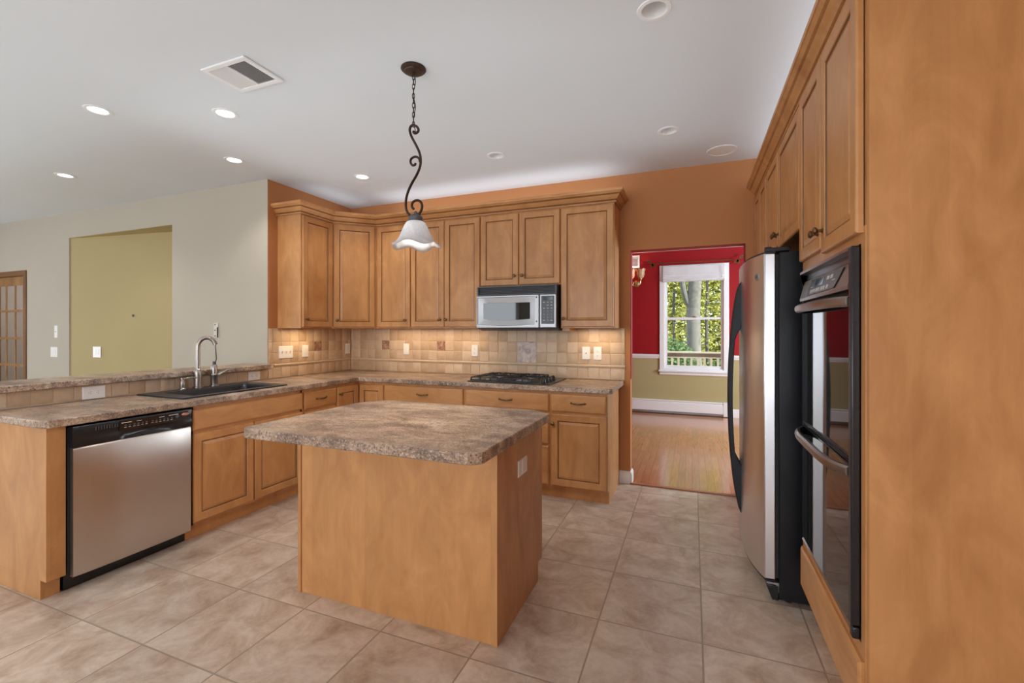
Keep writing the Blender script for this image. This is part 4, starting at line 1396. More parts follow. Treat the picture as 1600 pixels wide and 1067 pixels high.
cp = obj('control_panel', MB().ring_panel(DX + 0.003, MW, 0.024, 0.320, [(0, 0.008), (0.006, 0.014)]), 'steel_x', t)
obj('keypad', MB().ring_panel(DX + 0.020, MW - 0.018, 0.060, 0.305, [(0, 0.015), (0.004, 0.0165)]), 'bluegrey', cp)
obj('display', MB().box(DX + 0.040, MW - 0.032, -0.0175, -0.016, 0.268, 0.296), 'display', cp)
kx = [DX + 0.045, DX + 0.079, DX + 0.113]
num = ['1', '2', '3', '4', '5', '6', '7', '8', '9', '', '0', '']
for i in range(12):
    c, r = i % 3, i // 3
    z = 0.168 - r * 0.026
    if num[i]:
        obj('key', text_mb(num[i], 0.017, 0.0004).tf(Matrix.Translation((kx[c], -0.0170, z))), 'key', cp)
    else:
        obj('key', MB().box(kx[c] - 0.009, kx[c] + 0.009, -0.0174, -0.0166, z - 0.003, z + 0.003), 'key', cp)
for r, z in enumerate((0.248, 0.222, 0.196)):
    for c in range(3):
        if r == 1 and c == 0:
            continue
        obj('key', MB().box(kx[c] - 0.008, kx[c] + 0.008, -0.0174, -0.0166, z - 0.003, z + 0.003), 'key', cp)

# ================================================================== double wall oven
t = thing('double_oven', 'black and steel double wall oven built into the tall cabinet', 'oven', (FXR, 2.445, 0), RX)
OW = 0.740
obj('chassis', MB().box(0.012, OW - 0.012, 0.004, 0.58, 0.43, 1.64), 'black_matte', t)
obj('side_trim', MB().box(0, 0.018, -0.018, -0.0045, 0.418, 1.645), 'black', t, bevel=0.004)
obj('side_trim', MB().box(OW - 0.030, OW, -0.030, -0.0045, 0.460, 1.645).box(OW - 0.028, OW - 0.002, -0.027, -0.0045, 0.418, 0.455), 'black', t, bevel=0.005)
# fascia with a deep hollow, painted dark inside as shade, above a leaning key panel
fx0, fx1 = 0.019, OW - 0.031
pr_ = [(-0.0045, 1.512), (-0.030, 1.512), (-0.031, 1.524), (-0.012, 1.600), (-0.004, 1.604), (-0.004, 1.630), (-0.030, 1.634), (-0.030, 1.645), (-0.0045, 1.645)]
obj('fascia', MB().loops([[(x, y, z) for y, z in pr_] for x in (fx0, fx1)]), 'steel_dark', t, sharp=15)
obj('recess_shade', MB().box(fx0 + 0.012, fx1 - 0.006, -0.0062, -0.0042, 1.6045, 1.6295), 'black', t)  # black strip standing in for shade inside the fascia hollow
mb = MB().loops([[(0.150, -0.0305, 1.530), (0.560, -0.0305, 1.530), (0.620, -0.0145, 1.594), (0.175, -0.0145, 1.594)], [(0.150, -0.0325, 1.530), (0.560, -0.0325, 1.530), (0.620, -0.0165, 1.594), (0.175, -0.0165, 1.594)]])
kp = obj('key_panel', mb, 'black', t)


def onlean(x0, x1, z0, z1, k=0.0335):
    y0 = -(k - (z0 - 1.530) * 0.25)
    y1 = -(k - (z1 - 1.530) * 0.25)
    return MB().loops([[(x0, y0, z0), (x1, y0, z0), (x1, y1, z1), (x0, y1, z1)], [(x0, y0 + 0.001, z0), (x1, y0 + 0.001, z0), (x1, y1 + 0.001, z1), (x0, y1 + 0.001, z1)]])


obj('display', onlean(0.265, 0.385, 1.558, 1.588), 'display', kp)
for x in (0.205, 0.235, 0.265, 0.300, 0.330, 0.375, 0.405, 0.450):
    obj('key', onlean(x, x + 0.022, 1.536, 1.550), 'key', kp)
for x in (0.430, 0.475):
    obj('key', onlean(x, x + 0.030, 1.570, 1.584), 'key', kp)
obj('key_label', onlean(0.205, 0.230, 1.558, 1.561).merge(onlean(0.51, 0.545, 1.560, 1.563)), 'key', kp)


def oven_door(z0, z1):
    d = obj('door', MB().box(fx0 + 0.001, fx1 - 0.001, -0.022, -0.0045, z0, z1), 'black_glass', t, bevel=0.003)
    zc = z1 - 0.022
    path, rr = [], []
    n = 14
    ls = []
    for i in range(n + 1):
        x = fx0 + 0.012 + (fx1 - fx0 - 0.024) * i / n
        u = abs(2 * i / n - 1)
        y = -0.022 - 0.046 * (1 - u ** 5)
        hh = 0.017
        ls.append([(x, y - 0.002, zc - hh), (x, y - 0.010, zc - hh * 0.6), (x, y - 0.012, zc), (x, y - 0.010, zc + hh * 0.6), (x, y - 0.002, zc + hh), (x, y + 0.008, zc + hh), (x, y + 0.008, zc - hh)])
    obj('handle', MB().loops(ls), 'steel_dark', d, sharp=30)
    return d


oven_door(0.975, 1.496)
d = oven_door(0.440, 0.950)
obj('vent_trim', MB().box(fx0, fx1, -0.016, -0.0045, 0.952, 0.973).box(fx0, fx1, -0.020, -0.016, 0.957, 0.960).box(fx0, fx1, -0.020, -0.016, 0.965, 0.968), 'black', t)
obj('bottom_trim', MB().loops([[(x, y, z) for y, z in ((-0.0045, 0.418), (-0.018, 0.418), (-0.022, 0.426), (-0.014, 0.438), (-0.0045, 0.438))] for x in (fx0, fx1)]), 'steel_dark', t)

# ================================================================== refrigerator
t = thing('refrigerator', 'side-by-side refrigerator with bowed stainless doors and black sides', 'refrigerator', (0.405, 3.527, 0), RX)
FW = 0.915
obj('body', MB().box(0.0, FW, 0.0, 0.70, 0.025, 1.775), 'black_tex', t, bevel=0.006)
for x in (0.06, FW - 0.06):
    for y in (0.05, 0.62):
        obj('foot', MB().lathe([(0.02, 0), (0.02, 0.03)], (x, y, 0), 12), 'rubber', t)


def bow(x):
    return 0.064 + 0.066 * (1 - abs(2 * x / FW - 1) ** 2.8)


def fridge_door(x0, x1):
    n = 22
    zz = (0.120, 1.772)
    ls = []
    for z in zz:
        l = [(x0 + (x1 - x0) * i / n, -bow(x0 + (x1 - x0) * i / n), z) for i in range(n + 1)]
        l += [(x1, -0.014, z), (x0, -0.014, z)]
        ls.append(l)
    return obj('door', MB().loops(ls), 'steel_z', t, bevel=0.006, sharp=40)


SPL = 0.395
fd = fridge_door(0.003, SPL - 0.003)
nd = fridge_door(SPL + 0.003, FW - 0.003)
for d_, a, b in ((fd, 0.003, SPL - 0.003), (nd, SPL + 0.003, FW - 0.003)):
    obj('gasket', MB().box(a + 0.006, b - 0.006, -0.014, -0.001, 0.13, 1.762), 'rubber', d_)
    # dark caps closing the door top and bottom
    for z0, z1 in ((1.773, 1.779), (0.112, 0.119)):
        n = 14
        l = [(a + (b - a) * i / n, -bow(a + (b - a) * i / n) + 0.004) for i in range(n + 1)] + [(b, -0.016), (a, -0.016)]
        obj('door_cap', MB().loops([[(x, y, z0) for x, y in l], [(x, y, z1) for x, y in l]]), 'black', d_)


def fridge_handle(d_, x):
    def sm(t):
        return t * t * (3 - 2 * t)
    out, inn = [], []
    y0 = -bow(x) + 0.006
    z0, z1 = 0.275, 1.675
    n = 40
    for i in range(n + 1):
        z = z0 + (z1 - z0) * i / n
        s_ = (z - z0) / (z1 - z0)
        bowd = 0.068 * math.sin(PI * min(1, max(0, s_))) ** 0.62
        o = -bow(x) - 0.002 - bowd
        if 0.535 < z < 1.425:
            e = min(z - 0.535, 1.425 - z)
            k = min(1.0, e / 0.10)
            i_ = y0 + (o + 0.024 - y0) * sm(k)
        else:
            i_ = y0
        out.append((o, z))
        inn.append((max(i_, o + 0.008), z))
    ls = [[(x - 0.015, o[0], o[1]), (x + 0.015, o[0], o[1]), (x + 0.015, b[0], b[1]), (x - 0.015, b[0], b[1])] for o, b in zip(out, inn)]
    return obj('handle', MB().loops(ls), 'handle_black', d_, bevel=0.004, sharp=40)


fridge_handle(fd, SPL - 0.045)
fridge_handle(nd, SPL + 0.055)
bx_ = 0.842
bd = obj('badge', MB().lathe([(0.019, 0), (0.019, 0.003), (0.016, 0.005), (0.0005, 0.005)], (0, 0, 0), 24, axis='y').tf(Matrix.Translation((bx_, -bow(bx_) + 0.001, 1.660)) @ Matrix.Rotation(math.radians(22), 4, 'Z')), 'alu', nd)
obj('badge_lettering', text_mb('GE', 0.019).tf(Matrix.Translation((bx_, -bow(bx_) + 0.001, 1.660)) @ Matrix.Rotation(math.radians(22), 4, 'Z') @ Matrix.Translation((0, -0.0055, 0))), 'bluegrey', bd)
obj('hinge_cover', MB().box(FW - 0.10, FW - 0.006, -0.055, 0.05, 1.7795, 1.800).box(FW - 0.035, FW - 0.012, -0.062, -0.03, 1.7795, 1.806), 'black', t, bevel=0.004)
obj('hinge_cover', MB().box(0.006, 0.10, -0.055, 0.05, 1.7795, 1.800), 'black', t, bevel=0.004)
obj('grille', MB().box(0.02, FW - 0.035, -0.020, -0.001, 0.03, 0.105), 'black', t, bevel=0.003)
gl = MB().loops([[(FW - 0.034, -0.030, 0.02), (FW - 0.001, -0.030, 0.02), (FW - 0.001, -0.0005, 0.02), (FW - 0.034, -0.0005, 0.02)], [(FW - 0.034, -0.058, 0.095), (FW - 0.001, -0.058, 0.095), (FW - 0.001, -0.0005, 0.095), (FW - 0.034, -0.0005, 0.095)]])
obj('roller_cover', gl, 'black', t, bevel=0.004)
obj('bottom_hinge', MB().box(FW - 0.06, FW - 0.002, -0.055, -0.0005, 0.098, 0.108).box(FW - 0.010, FW - 0.002, -0.012, -0.0005, 0.06, 0.098), 'alu', t)

# ================================================================== pendant over the island
PX, PY = -1.395, 2.071
t = thing('pendant_light', 'bronze scrollwork pendant lamp with ruffled white glass shade over the island', 'pendant lamp', (PX, PY, 0), 0.37875)
obj('ceiling_canopy', MB().lathe([(0.066, ZC - 0.0005), (0.067, ZC - 0.006), (0.060, ZC - 0.013), (0.050, ZC - 0.016), (0.047, ZC - 0.022), (0.030, ZC - 0.030), (0.012, ZC - 0.034), (0.0005, ZC - 0.035)], (0, 0, 0), 32), 'bronze', t)
ch = MB()
z = ZC - 0.040
i = 0
ZT = 2.475
nl = 11
pitch = (z + 0.004 - ZT) / nl
for i in range(nl):
    zc = z - pitch * (i + 0.5) + 0.006
    pts = []
    for k in range(14):
        a = 2 * PI * k / 14
        u, w_ = 0.0065 * math.cos(a), (pitch * 0.66) * math.sin(a)
        pts.append((u, 0, zc + w_) if i % 2 == 0 else (0, u, zc + w_))
    ch.tube(pts, 0.0021, 6, closed=True)
obj('chain', ch, 'bronze', t)
wv = [(0.004 + 0.006 * math.sin(k * 0.9), 0.003, ZC - 0.034 - (ZC - 0.034 - 2.44) * k / 16) for k in range(17)]
obj('cord', MB().tube(wv, 0.0024, 8), 'bronze', t)

def smooth(pts, n=5):
    out = []
    m = len(pts)
    for i in range(m - 1):
        p0, p1, p2, p3 = [Vector(pts[max(0, min(m - 1, i + j))]) for j in (-1, 0, 1, 2)]
        for k in range(n):
            u = k / n
            out.append(tuple(0.5 * ((2 * p1) + (-p0 + p2) * u + (2 * p0 - 5 * p1 + 4 * p2 - p3) * u * u + (-p0 + 3 * p1 - 3 * p2 + p3) * u ** 3)))
    out.append(tuple(pts[-1]))
    return out


stem = [
    (0.0025, 0, 2.454), (0.0004, 0, 2.4465), (0.01, 0, 2.4412), (0.0227, 0, 2.4487), (0.027, 0, 2.4614), (0.0174, 0, 2.4774), (-0.0017, 0, 2.4849),
    (-0.0156, 0, 2.4763), (-0.0198, 0, 2.4551), (-0.0103, 0, 2.4231), (0.011, 0, 2.3827), (0.0302, 0, 2.3422), (0.0387, 0, 2.3028),
    (0.0345, 0, 2.2602), (0.0174, 0, 2.2177), (-0.0071, 0, 2.1751), (-0.0273, 0, 2.1314), (-0.039, 0, 2.0899), (-0.0411, 0, 2.0473),
    (-0.0326, 0, 2.0154), (-0.0124, 0, 1.9973), (0.011, 0, 1.9952), (0.0323, 0, 2.0101), (0.0451, 0, 2.0367), (0.044, 0, 2.0633),
    (0.0281, 0, 2.0793), (0.0078, 0, 2.0782), (-0.006, 0, 2.0654), (-0.0081, 0, 2.0463), (0.0025, 0, 2.0324)]
sp = smooth(stem)
obj('scroll_stem', MB().tube(sp, 0.0068, 10), 'bronze', t)
br_ = smooth([
    (0.0345, 0, 2.2869), (0.0302, 0, 2.3049), (0.0153, 0, 2.3145), (-0.0028, 0, 2.3113), (-0.0145, 0, 2.2986), (-0.0145, 0, 2.2805),
    (-0.0039, 0, 2.2688), (0.0078, 0, 2.2719), (0.011, 0, 2.2805)])
obj('scroll_branch', MB().tube(br_, [0.0062] * len(br_), 10), 'bronze', t)
obj('socket_cap', MB().lathe([(0.006, 2.022), (0.010, 2.014), (0.012, 2.004), (0.030, 1.998), (0.037, 1.990), (0.038, 1.972), (0.044, 1.968), (0.044, 1.962)], (0.012, 0, 0), 28), 'iron_grey', t)
prof = [(0.036, 1.970), (0.050, 1.960), (0.062, 1.940), (0.074, 1.912), (0.086, 1.884), (0.098, 1.862), (0.113, 1.846), (0.130, 1.836)]
ls = []
n = 60
for side, off in ((0, 0.0), (1, 0.0035)):
    pl = prof if side == 0 else list(reversed(prof))
    for r, z in pl:
        k = max(0.0, (1.90 - z) / 0.064)
        l = []
        for j in range(n):
            a = 2 * PI * j / n
            wob = math.sin(5 * a + 0.6)
            rr = r - off + 0.006 * k * wob
            l.append((0.012 + rr * math.cos(a), rr * math.sin(a), z - 0.011 * k * k * wob - (0.001 if side else 0)))
        ls.append(l)
obj('lamp_shade', MB().loops(ls, False, False), 'alabaster', t, sharp=60)
obj('bulb', MB().lathe([(0.012, 1.962), (0.014, 1.945), (0.026, 1.925), (0.030, 1.905), (0.026, 1.886), (0.014, 1.876), (0.0005, 1.873)], (0.012, 0, 0), 20), 'bulb', t)
pl_ = bpy.data.lights.new('pendant_glow', 'POINT')
pl_.energy = 6.5
pl_.color = (1, 0.93, 0.84)
pl_.shadow_soft_size = 0.03
po = bpy.data.objects.new('pendant_glow', pl_)
COL.objects.link(po)
po.location = (PX, PY, 1.90)
ps = bpy.data.lights.new('pendant_spill', 'SPOT')
ps.energy = 18
ps.spot_size = math.radians(165)
ps.spot_blend = 0.5
ps.color = (1, 0.95, 0.88)
ps.shadow_soft_size = 0.16
po = bpy.data.objects.new('pendant_spill', ps)
COL.objects.link(po)
po.location = (PX, PY, 1.80)

# ================================================================== ceiling fittings
for cx, cy, lit, lab in CANS:
    t = thing('recessed_light', lab, 'ceiling light', (cx, cy, ZC))
    obj('trim_ring', MB().lathe([(0.074, -0.0003), (0.072, -0.004), (0.056, -0.005), (0.052, -0.002), (0.052, 0.0)], (0, 0, 0), 32, (False, False)), 'white', t)
    obj('baffle', MB().lathe([(0.053, -0.002), (0.051, 0.02), (0.044, 0.05), (0.034, 0.075), (0.034, 0.11), (0.0005, 0.11)], (0, 0, 0), 32, (False, False)), 'white', t)
    if lit:
        obj('lamp', MB().lathe([(0.045, 0.012), (0.044, 0.008), (0.0005, 0.006)], (0, 0, 0), 28), 'lamp_on', t)
        l = bpy.data.lights.new('downlight', 'SPOT')
        l.energy = 16
        l.spot_size = math.radians(120)
        l.spot_blend = 0.6
        l.shadow_soft_size = 0.04
        l.color = (1, 0.95, 0.88)
        o = bpy.data.objects.new('downlight', l)
        COL.objects.link(o)
        o.location = (cx, cy, ZC - 0.012)
    else:
        obj('lamp', MB().lathe([(0.033, 0.076), (0.031, 0.068), (0.0005, 0.064)], (0, 0, 0), 28), 'lamp_off', t)

t = thing('ceiling_speaker', 'round white in-ceiling speaker grille near the doorway', 'speaker', (0.215, 3.907, ZC))
obj('rim', MB().lathe([(0.112, -0.0003), (0.111, -0.005), (0.098, -0.006), (0.095, -0.003), (0.095, -0.0003)], (0, 0, 0), 40, (False, False)), 'white', t)
obj('grille', MB().lathe([(0.095, -0.0005), (0.094, -0.003), (0.0005, -0.004)], (0, 0, 0), 40, (False, True)), 'white', t)

t = thing('ceiling_vent', 'square white ceiling air vent with two louvred panels', 'air vent', (-2.297, 1.769, ZC))
VX, VY = 0.165, 0.125
obj('frame', MB().slab(rect_cells([-VX, -VX + 0.03, VX - 0.03, VX], [-VY, -VY + 0.03, VY - 0.03, VY], [(-VX + 0.03, VX - 0.03, -VY + 0.03, VY - 0.03)]), -0.012, -0.0005), 'white', t, bevel=0.004)
obj('dark_backing', MB().box(-VX + 0.03, VX - 0.03, -VY + 0.03, VY - 0.03, -0.0015, -0.0005), 'slot', t)  # dark sheet standing in for shade behind the louvres; no opening above
for s_ in (-1, 1):
    lv = MB()
    a0, a1 = (-VX + 0.031, -0.003) if s_ < 0 else (0.003, VX - 0.031)
    for i in range(14):
        x = a0 + (a1 - a0) * (i + 0.5) / 14
        lv.loops([[(x - 0.0042 * s_, -VY + 0.031, -0.003), (x - 0.0042 * s_, VY - 0.031, -0.003), (x + 0.0030 * s_, VY - 0.031, -0.010), (x + 0.0030 * s_, -VY + 0.031, -0.010)],
                  [(x - 0.0030 * s_, -VY + 0.031, -0.003), (x - 0.0030 * s_, VY - 0.031, -0.003), (x + 0.0042 * s_, VY - 0.031, -0.010), (x + 0.0042 * s_, -VY + 0.031, -0.010)]])
    obj('louver', lv, 'white', t)
obj('divider', MB().box(-0.003, 0.003, -VY + 0.03, VY - 0.03, -0.011, -0.002), 'white', t)

# ================================================================== dining room fittings
t = thing('roman_shade', 'white fabric roman shade gathered at the top of the dining window', 'window shade', (0, YD - 0.024, 0))
pf = [(0.0, 2.435), (-0.030, 2.435), (-0.034, 2.33), (-0.052, 2.285), (-0.034, 2.272), (-0.056, 2.225), (-0.036, 2.215), (-0.052, 2.185), (-0.030, 2.178), (0.0, 2.182)]
ls = []
for i in range(13):
    x = -0.452 + 0.925 * i / 12
    ls.append([(x, y + 0.004 * math.sin(i * 1.9 + j), z + 0.004 * math.sin(i * 1.1 + j * 2)) for j, (y, z) in enumerate(pf)])
obj('folds', MB().loops(ls), 'fabric', t, sharp=50)
obj('pull_cord', MB().tube([(0.44, -0.062, 2.40), (0.452, -0.068, 2.30), (0.445, -0.064, 2.215), (0.43, -0.062, 2.20)], 0.004, 6), 'white', t)

t = thing('curtain_rod', 'thin bronze curtain rod with leaf finials above the dining window', 'curtain rod', (0, YD - 0.075, 2.49))
obj('rod', MB().tube([(-0.52, 0, 0.0), (0.56, 0, 0.0)], 0.007, 10), 'brass', t)
for s_, x in ((-1, -0.52), (1, 0.56)):
    f = MB().tube([(x, 0, 0), (x + s_ * 0.05, 0, -0.012), (x + s_ * 0.10, 0, 0.004), (x + s_ * 0.13, 0, 0.018)], [0.006, 0.005, 0.004, 0.003], 8)
    for bx0, bz0, an, ln in ((0.12, 0.015, 35, 0.09), (0.09, 0.0, -60, 0.085), (0.115, 0.0, -140, 0.09)):
        a = math.radians(an)
        c0 = Vector((x + s_ * bx0, 0, bz0))
        dv = Vector((s_ * math.cos(a), 0, math.sin(a)))
        nv = Vector((-dv.z, 0, dv.x))
        top, n = [], 7
        for k in range(n + 1):
            u = k / n
            top.append((c0 + dv * ln * u, 0.022 * math.sin(PI * u ** 0.8) + 0.0006))
        f.loops([[tuple(c + nv * w_ + Vector((0, -0.003, 0))), tuple(c - nv * w_ + Vector((0, -0.003, 0))), tuple(c - nv * w_ + Vector((0, 0.002, 0))), tuple(c + nv * w_ + Vector((0, 0.002, 0)))] for c, w_ in top])
    obj('finial', f, 'brass', t)
    obj('bracket', MB().box(x - s_ * 0.05 - 0.006, x - s_ * 0.05 + 0.006, -0.004, 0.074, -0.010, 0.004), 'brass', t)

t = thing('wall_sconce', 'brass wall sconce with two amber glass tulip shades on the red wall', 'wall lamp', (-0.885, YD, 2.17))
obj('backplate', MB().lathe([(0.055, 0), (0.055, 0.008), (0.040, 0.016), (0.020, 0.024), (0.0005, 0.026)], (0, 0, 0), 24, axis='y'), 'hinge', t)
for s_ in (-1, 1):
    a = smooth([(0, -0.02, 0), (s_ * 0.035, -0.07, -0.035), (s_ * 0.066, -0.10, -0.02), (s_ * 0.078, -0.11, 0.03), (s_ * 0.078, -0.11, 0.06)])
    obj('arm', MB().tube(a, 0.006, 8).tube(smooth([(s_ * 0.06, -0.075, -0.03), (s_ * 0.045, -0.075, 0.02), (s_ * 0.07, -0.085, 0.04)]), 0.004, 6), 'hinge', t)
    c = (s_ * 0.078, -0.11, 0)
    obj('cup', MB().lathe([(0.008, 0.05), (0.022, 0.062), (0.026, 0.075), (0.024, 0.085)], c, 20), 'hinge', t)
    ls = []
    pr2 = [(0.026, 0.080), (0.052, 0.105), (0.062, 0.145), (0.062, 0.190), (0.078, 0.235)]
    for side in (0, 1):
        for r, z in (pr2 if side == 0 else reversed(pr2)):
            k = max(0, (z - 0.17) / 0.065)
            ls.append([(c[0] + (r - 0.003 * side) * (1 + 0.05 * math.sin(6 * u) * (0.4 + k)) * math.cos(u), c[1] + (r - 0.003 * side) * (1 + 0.05 * math.sin(6 * u) * (0.4 + k)) * math.sin(u), z + 0.008 * k * math.sin(6 * u)) for u in [2 * PI * j / 36 for j in range(36)]])
    obj('tulip_shade', MB().loops(ls, False, False), 'amber', t, sharp=60)
    if s_ < 0:
        obj('bulb', MB().lathe([(0.010, 0.085), (0.020, 0.115), (0.018, 0.135), (0.0005, 0.145)], c, 16), 'bulb', t)
        l = bpy.data.lights.new('sconce_glow', 'POINT')
        l.energy = 4
        l.color = (1, 0.8, 0.55)
        l.shadow_soft_size = 0.02
        o = bpy.data.objects.new('sconce_glow', l)
        COL.objects.link(o)
        o.location = (-0.885 + c[0], YD + c[1], 2.17 + 0.175)

t = thing('return_vent', 'white air return grille high on the red dining wall', 'air vent', (-0.985, YD, 2.55))
obj('frame', wall_x(-0.15, 0.15, -0.105, 0.105, -0.012, 0.0, [(-0.120, 0.120, -0.075, 0.075)]), 'white', t, bevel=0.003)
lv = MB()
for i in range(12):
    z = -0.072 + i * 0.0122
    lv.loops([[(-0.12, -0.009, z), (0.12, -0.009, z), (0.12, -0.002, z + 0.008), (-0.12, -0.002, z + 0.008)], [(-0.12, -0.009, z + 0.002), (0.12, -0.009, z + 0.002), (0.12, -0.002, z + 0.010), (-0.12, -0.002, z + 0.010)]])
obj('louver', lv, 'white', t)

t = thing('baseboard_heater', 'long white baseboard heater under the dining window', 'heater', (0, YD, 0))
hp = [(0, 0.225), (0.050, 0.225), (0.066, 0.218), (0.066, 0.212), (0.052, 0.208), (0.052, 0.198), (0.068, 0.190), (0.070, 0.050), (0.064, 0.046), (0.060, 0.052), (0.060, 0.185), (0, 0.215)]
obj('cover', sweep(hp, [(-2.9, 0), (0.455, 0)]), 'white', t, sharp=20)
obj('fins', MB().box(-2.9, 0.455, -0.050, -0.004, 0.012, 0.070), 'alu', t)
obj('end_cap', MB().box(0.455, 0.548, -0.072, 0, 0.010, 0.230), 'white', t, bevel=0.004)

# ================================================================== outside the dining window
struct('ground', MB().box(-30, 30, 8.2, 60, -0.9, -0.75), 'ground')
struct('deck', MB().box(-4, 4, 8.12, 9.35, -0.16, -0.06), 'deck')
t = thing('deck_railing', 'pale wooden deck railing with square balusters outside the window', 'railing', (0, 9.22, -0.06))
obj('top_rail', MB().box(-3.5, 3.5, -0.055, 0.055, 1.005, 1.035).box(-3.5, 3.5, -0.02, 0.02, 0.915, 1.005), 'deck', t, bevel=0.003)
obj('bottom_rail', MB().box(-3.5, 3.5, -0.02, 0.02, 0.08, 0.12), 'deck', t)
b0 = MB().box(-0.019, 0.019, -0.019, 0.019, 0.12, 0.915)
first = None
for i in range(29):
    x = -1.62 + 0.1145 * i
    if first is None:
        first = obj('baluster', b0, 'deck', t, loc=(x, 0, 0))
    else:
        c = first.copy()
        COL.objects.link(c)
        c.parent = t
        c.location = (x, 0, 0)
for x in (-3.45, -1.75, 1.75, 3.45):
    obj('post', MB().box(x - 0.045, x + 0.045, -0.045, 0.045, 0, 1.004), 'deck', t)


def leaves(mb, n, center, rad, size, tone=(0, 1), flat=0.6, box=False):
    for _ in range(n):
        while True:
            p = Vector((random.uniform(-1, 1), random.uniform(-1, 1), random.uniform(-1, 1)))
            if box or p.length <= 1:
                break
        c = Vector(center) + Vector((p.x * rad[0], p.y * rad[1], p.z * rad[2]))
        a = Vector((random.uniform(-1, 1), random.uniform(-1, 1), random.uniform(-flat, flat))).normalized()
        b = a.cross(Vector((random.uniform(-1, 1), random.uniform(-1, 1), random.uniform(-1, 1)))).normalized()
        s_ = size * random.uniform(0.6, 1.3)
        mb.t = random.uniform(*tone)
        u, w_ = a * s_, b * s_ * 0.5
        mb.add([c - u, c - u * 0.2 + w_, c + u, c - u * 0.2 - w_], [(0, 1, 2, 3)])
    return mb


def tree(label, x, y, r, h, mat, lean=0.0, fork=None, crown=None):
    t = thing('tree', label, 'tree', (x, y, -0.8), 0, 'trees outside the dining window')
    n = 10
    path = [(lean * k / n * h + 0.03 * math.sin(k * 1.7 + x), 0.03 * math.cos(k * 2.1 + y), h * k / n) for k in range(n + 1)]
    obj('trunk', MB().tube(path, [r * (1.25 if k == 0 else 1.0 - 0.35 * k / n) for k in range(n + 1)], 16), mat, t)
    if fork:
        obj('branch', MB().tube(smooth(fork), r * 0.42, 10), mat, t)
    if crown:
        m = MB()
        for cx, cz, rr, k in crown:
            leaves(m, k, (cx, 0, cz), (rr, rr, rr * 0.8), 0.075, (0.35, 1))
        obj('foliage', m, 'leaf', t, tone=True)
    return t


tree('thick pale grey trunk forking left, right outside the dining window', 0.035, 14.0, 0.205, 9.0, 'bark', lean=0.006,
     fork=[(-0.02, -0.03, 2.70), (-0.18, -0.06, 3.05), (-0.30, -0.05, 3.60), (-0.34, 0, 4.4), (-0.42, 0, 5.4)], crown=[(0.2, 7.5, 1.6, 600)])
tree('slim dark trunk at the left edge of the dining window view', -1.00, 19.0, 0.10, 9.5, 'bark_dark', crown=[(0, 6.0, 1.6, 700)])
tree('second slim dark trunk behind the thick grey tree, on its left', -0.66, 18.0, 0.055, 9.0, 'bark_dark', lean=0.01, crown=[(0, 6.5, 1.5, 600)])
tree('slim dark trunk just right of the thick grey tree', 0.50, 17.5, 0.06, 9.0, 'bark_dark', lean=-0.006, crown=[(0.3, 5.5, 1.5, 700)])
tree('slim grey trunk at the right edge of the dining window view', 1.30, 20.0, 0.08, 9.0, 'bark_dark', lean=0.008, crown=[(-0.2, 5.2, 1.7, 800)])

wd = MB()
leaves(wd, 40000, (0.3, 25.0, 4.0), (7.5, 2.4, 5.2), 0.17, (0.25, 1.0), box=True)
leaves(wd, 9000, (0.3, 20.8, 2.4), (3.4, 1.2, 3.4), 0.075, (0.3, 1.0), box=True)
leaves(wd, 2600, (0.1, 16.4, 2.6), (2.4, 0.7, 3.0), 0.06, (0.4, 1.0), box=True)
o = obj('foliage', wd, 'leaf', tone=True)
tag(o, 'yellow-green spring woodland foliage filling the view beyond the trunks', 'foliage', None, 'stuff')


def bush(label, x, y, rad, n, tone):
    t = thing('shrub', label, 'shrub', (x, y, -0.76), 0, 'shrubs beyond the deck railing')
    m = MB()
    leaves(m, n, (0, 0, rad[2] * 0.9), rad, 0.055, tone)
    obj('foliage', m, 'leaf_dark', t, tone=True)
    s_ = MB()
    for k in range(5):
        a = k * 1.26
        s_.tube([(0, 0, 0), (rad[0] * 0.4 * math.cos(a), rad[1] * 0.4 * math.sin(a), rad[2] * 1.2)], [0.02, 0.006], 6)
    obj('stem', s_, 'bark_dark', t)


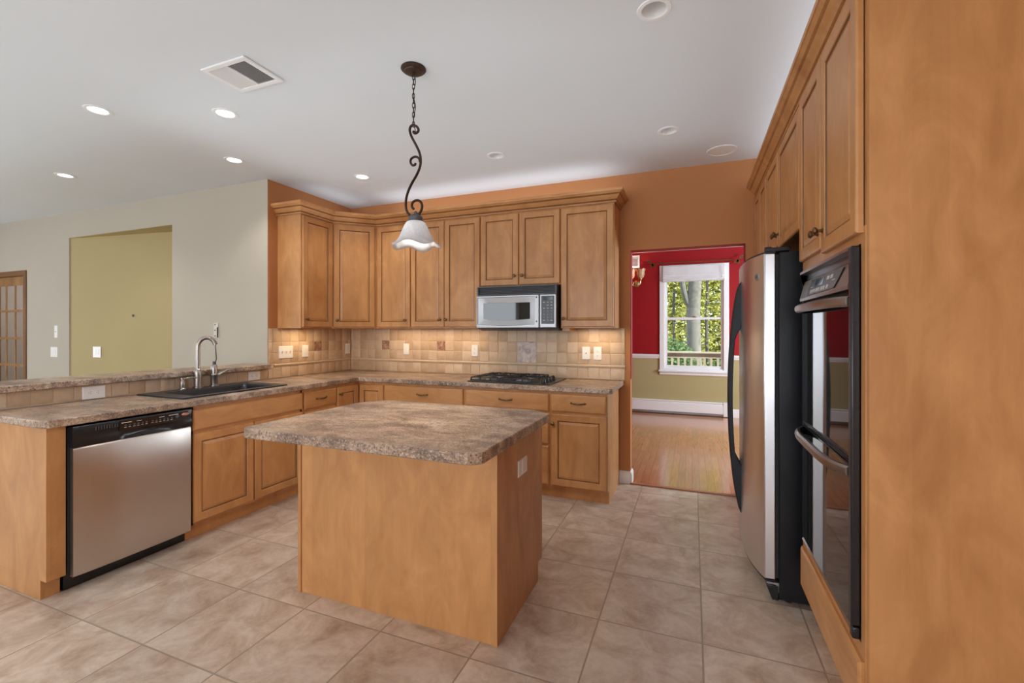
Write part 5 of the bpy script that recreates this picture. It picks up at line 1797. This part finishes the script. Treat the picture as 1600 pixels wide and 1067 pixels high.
bush('tall blue-green shrub left of the thick tree trunk', -0.42, 12.4, (0.62, 0.6, 1.02), 3600, (0.3, 1.0))
bush('low dark shrub right of the thick tree trunk', 0.85, 12.6, (0.75, 0.6, 0.80), 2800, (0.0, 0.7))
bush('low dark shrub behind the middle of the deck railing', 0.22, 11.4, (0.62, 0.5, 0.62), 2000, (0.0, 0.6))

# parked car half hidden by the shrub
t = thing('car', 'dark car parked among the trees, mostly hidden by the shrub', 'car', (-1.70, 19.2, -0.78))
sidep = [(-2.1, 0.35), (2.1, 0.35), (2.15, 0.75), (1.95, 0.98), (1.15, 1.10), (0.55, 1.62), (-0.2, 1.78), (-1.3, 1.72), (-1.95, 1.15), (-2.15, 0.95)]
bd = MB().loops([[(x, -0.85 + (0.10 if z > 1.15 else 0), z) for x, z in sidep], [(x, 0.85 - (0.10 if z > 1.15 else 0), z) for x, z in sidep]])
obj('body', bd, 'carpaint', t, bevel=0.05, seg=3)
obj('side_window', MB().prism([(-1.45, 1.16), (0.85, 1.16), (0.45, 1.55), (-0.2, 1.66), (-1.15, 1.62)], 0, 0.02).tf(Matrix.Translation((0, -0.78, 0)) @ Matrix.Rotation(PI / 2, 4, 'X')), 'black_glass', t)
for x in (-1.3, 1.35):
    for y in (-0.86, 0.66):
        obj('wheel', MB().lathe([(0.20, 0), (0.33, 0.01), (0.35, 0.05), (0.35, 0.15), (0.33, 0.19), (0.20, 0.2)], (x, y + 0.2, 0.35), 24, axis='y'), 'rubber', t)

# repeats share a group
GROUPS = {'recessed_light': 'recessed ceiling lights', 'wall_outlet': 'white wall outlets', 'switch_plate': 'white switch plates', 'upper_cabinet': 'maple upper cabinets',
          'drawer_base_cabinet': 'maple base cabinets', 'end_base_cabinet': 'maple base cabinets', 'cooktop_base_cabinet': 'maple base cabinets', 'sink_base_cabinet': 'maple base cabinets',
          'corner_base_cabinet': 'maple base cabinets', 'corner_upper_cabinet': 'maple upper cabinets', 'tile_backsplash': 'stone tile backsplashes', 'crown_molding': 'maple crown moldings'}
for o in list(COL.objects):
    k = o.name.split('.')[0]
    if o.parent is None and k in GROUPS:
        o['group'] = GROUPS[k]
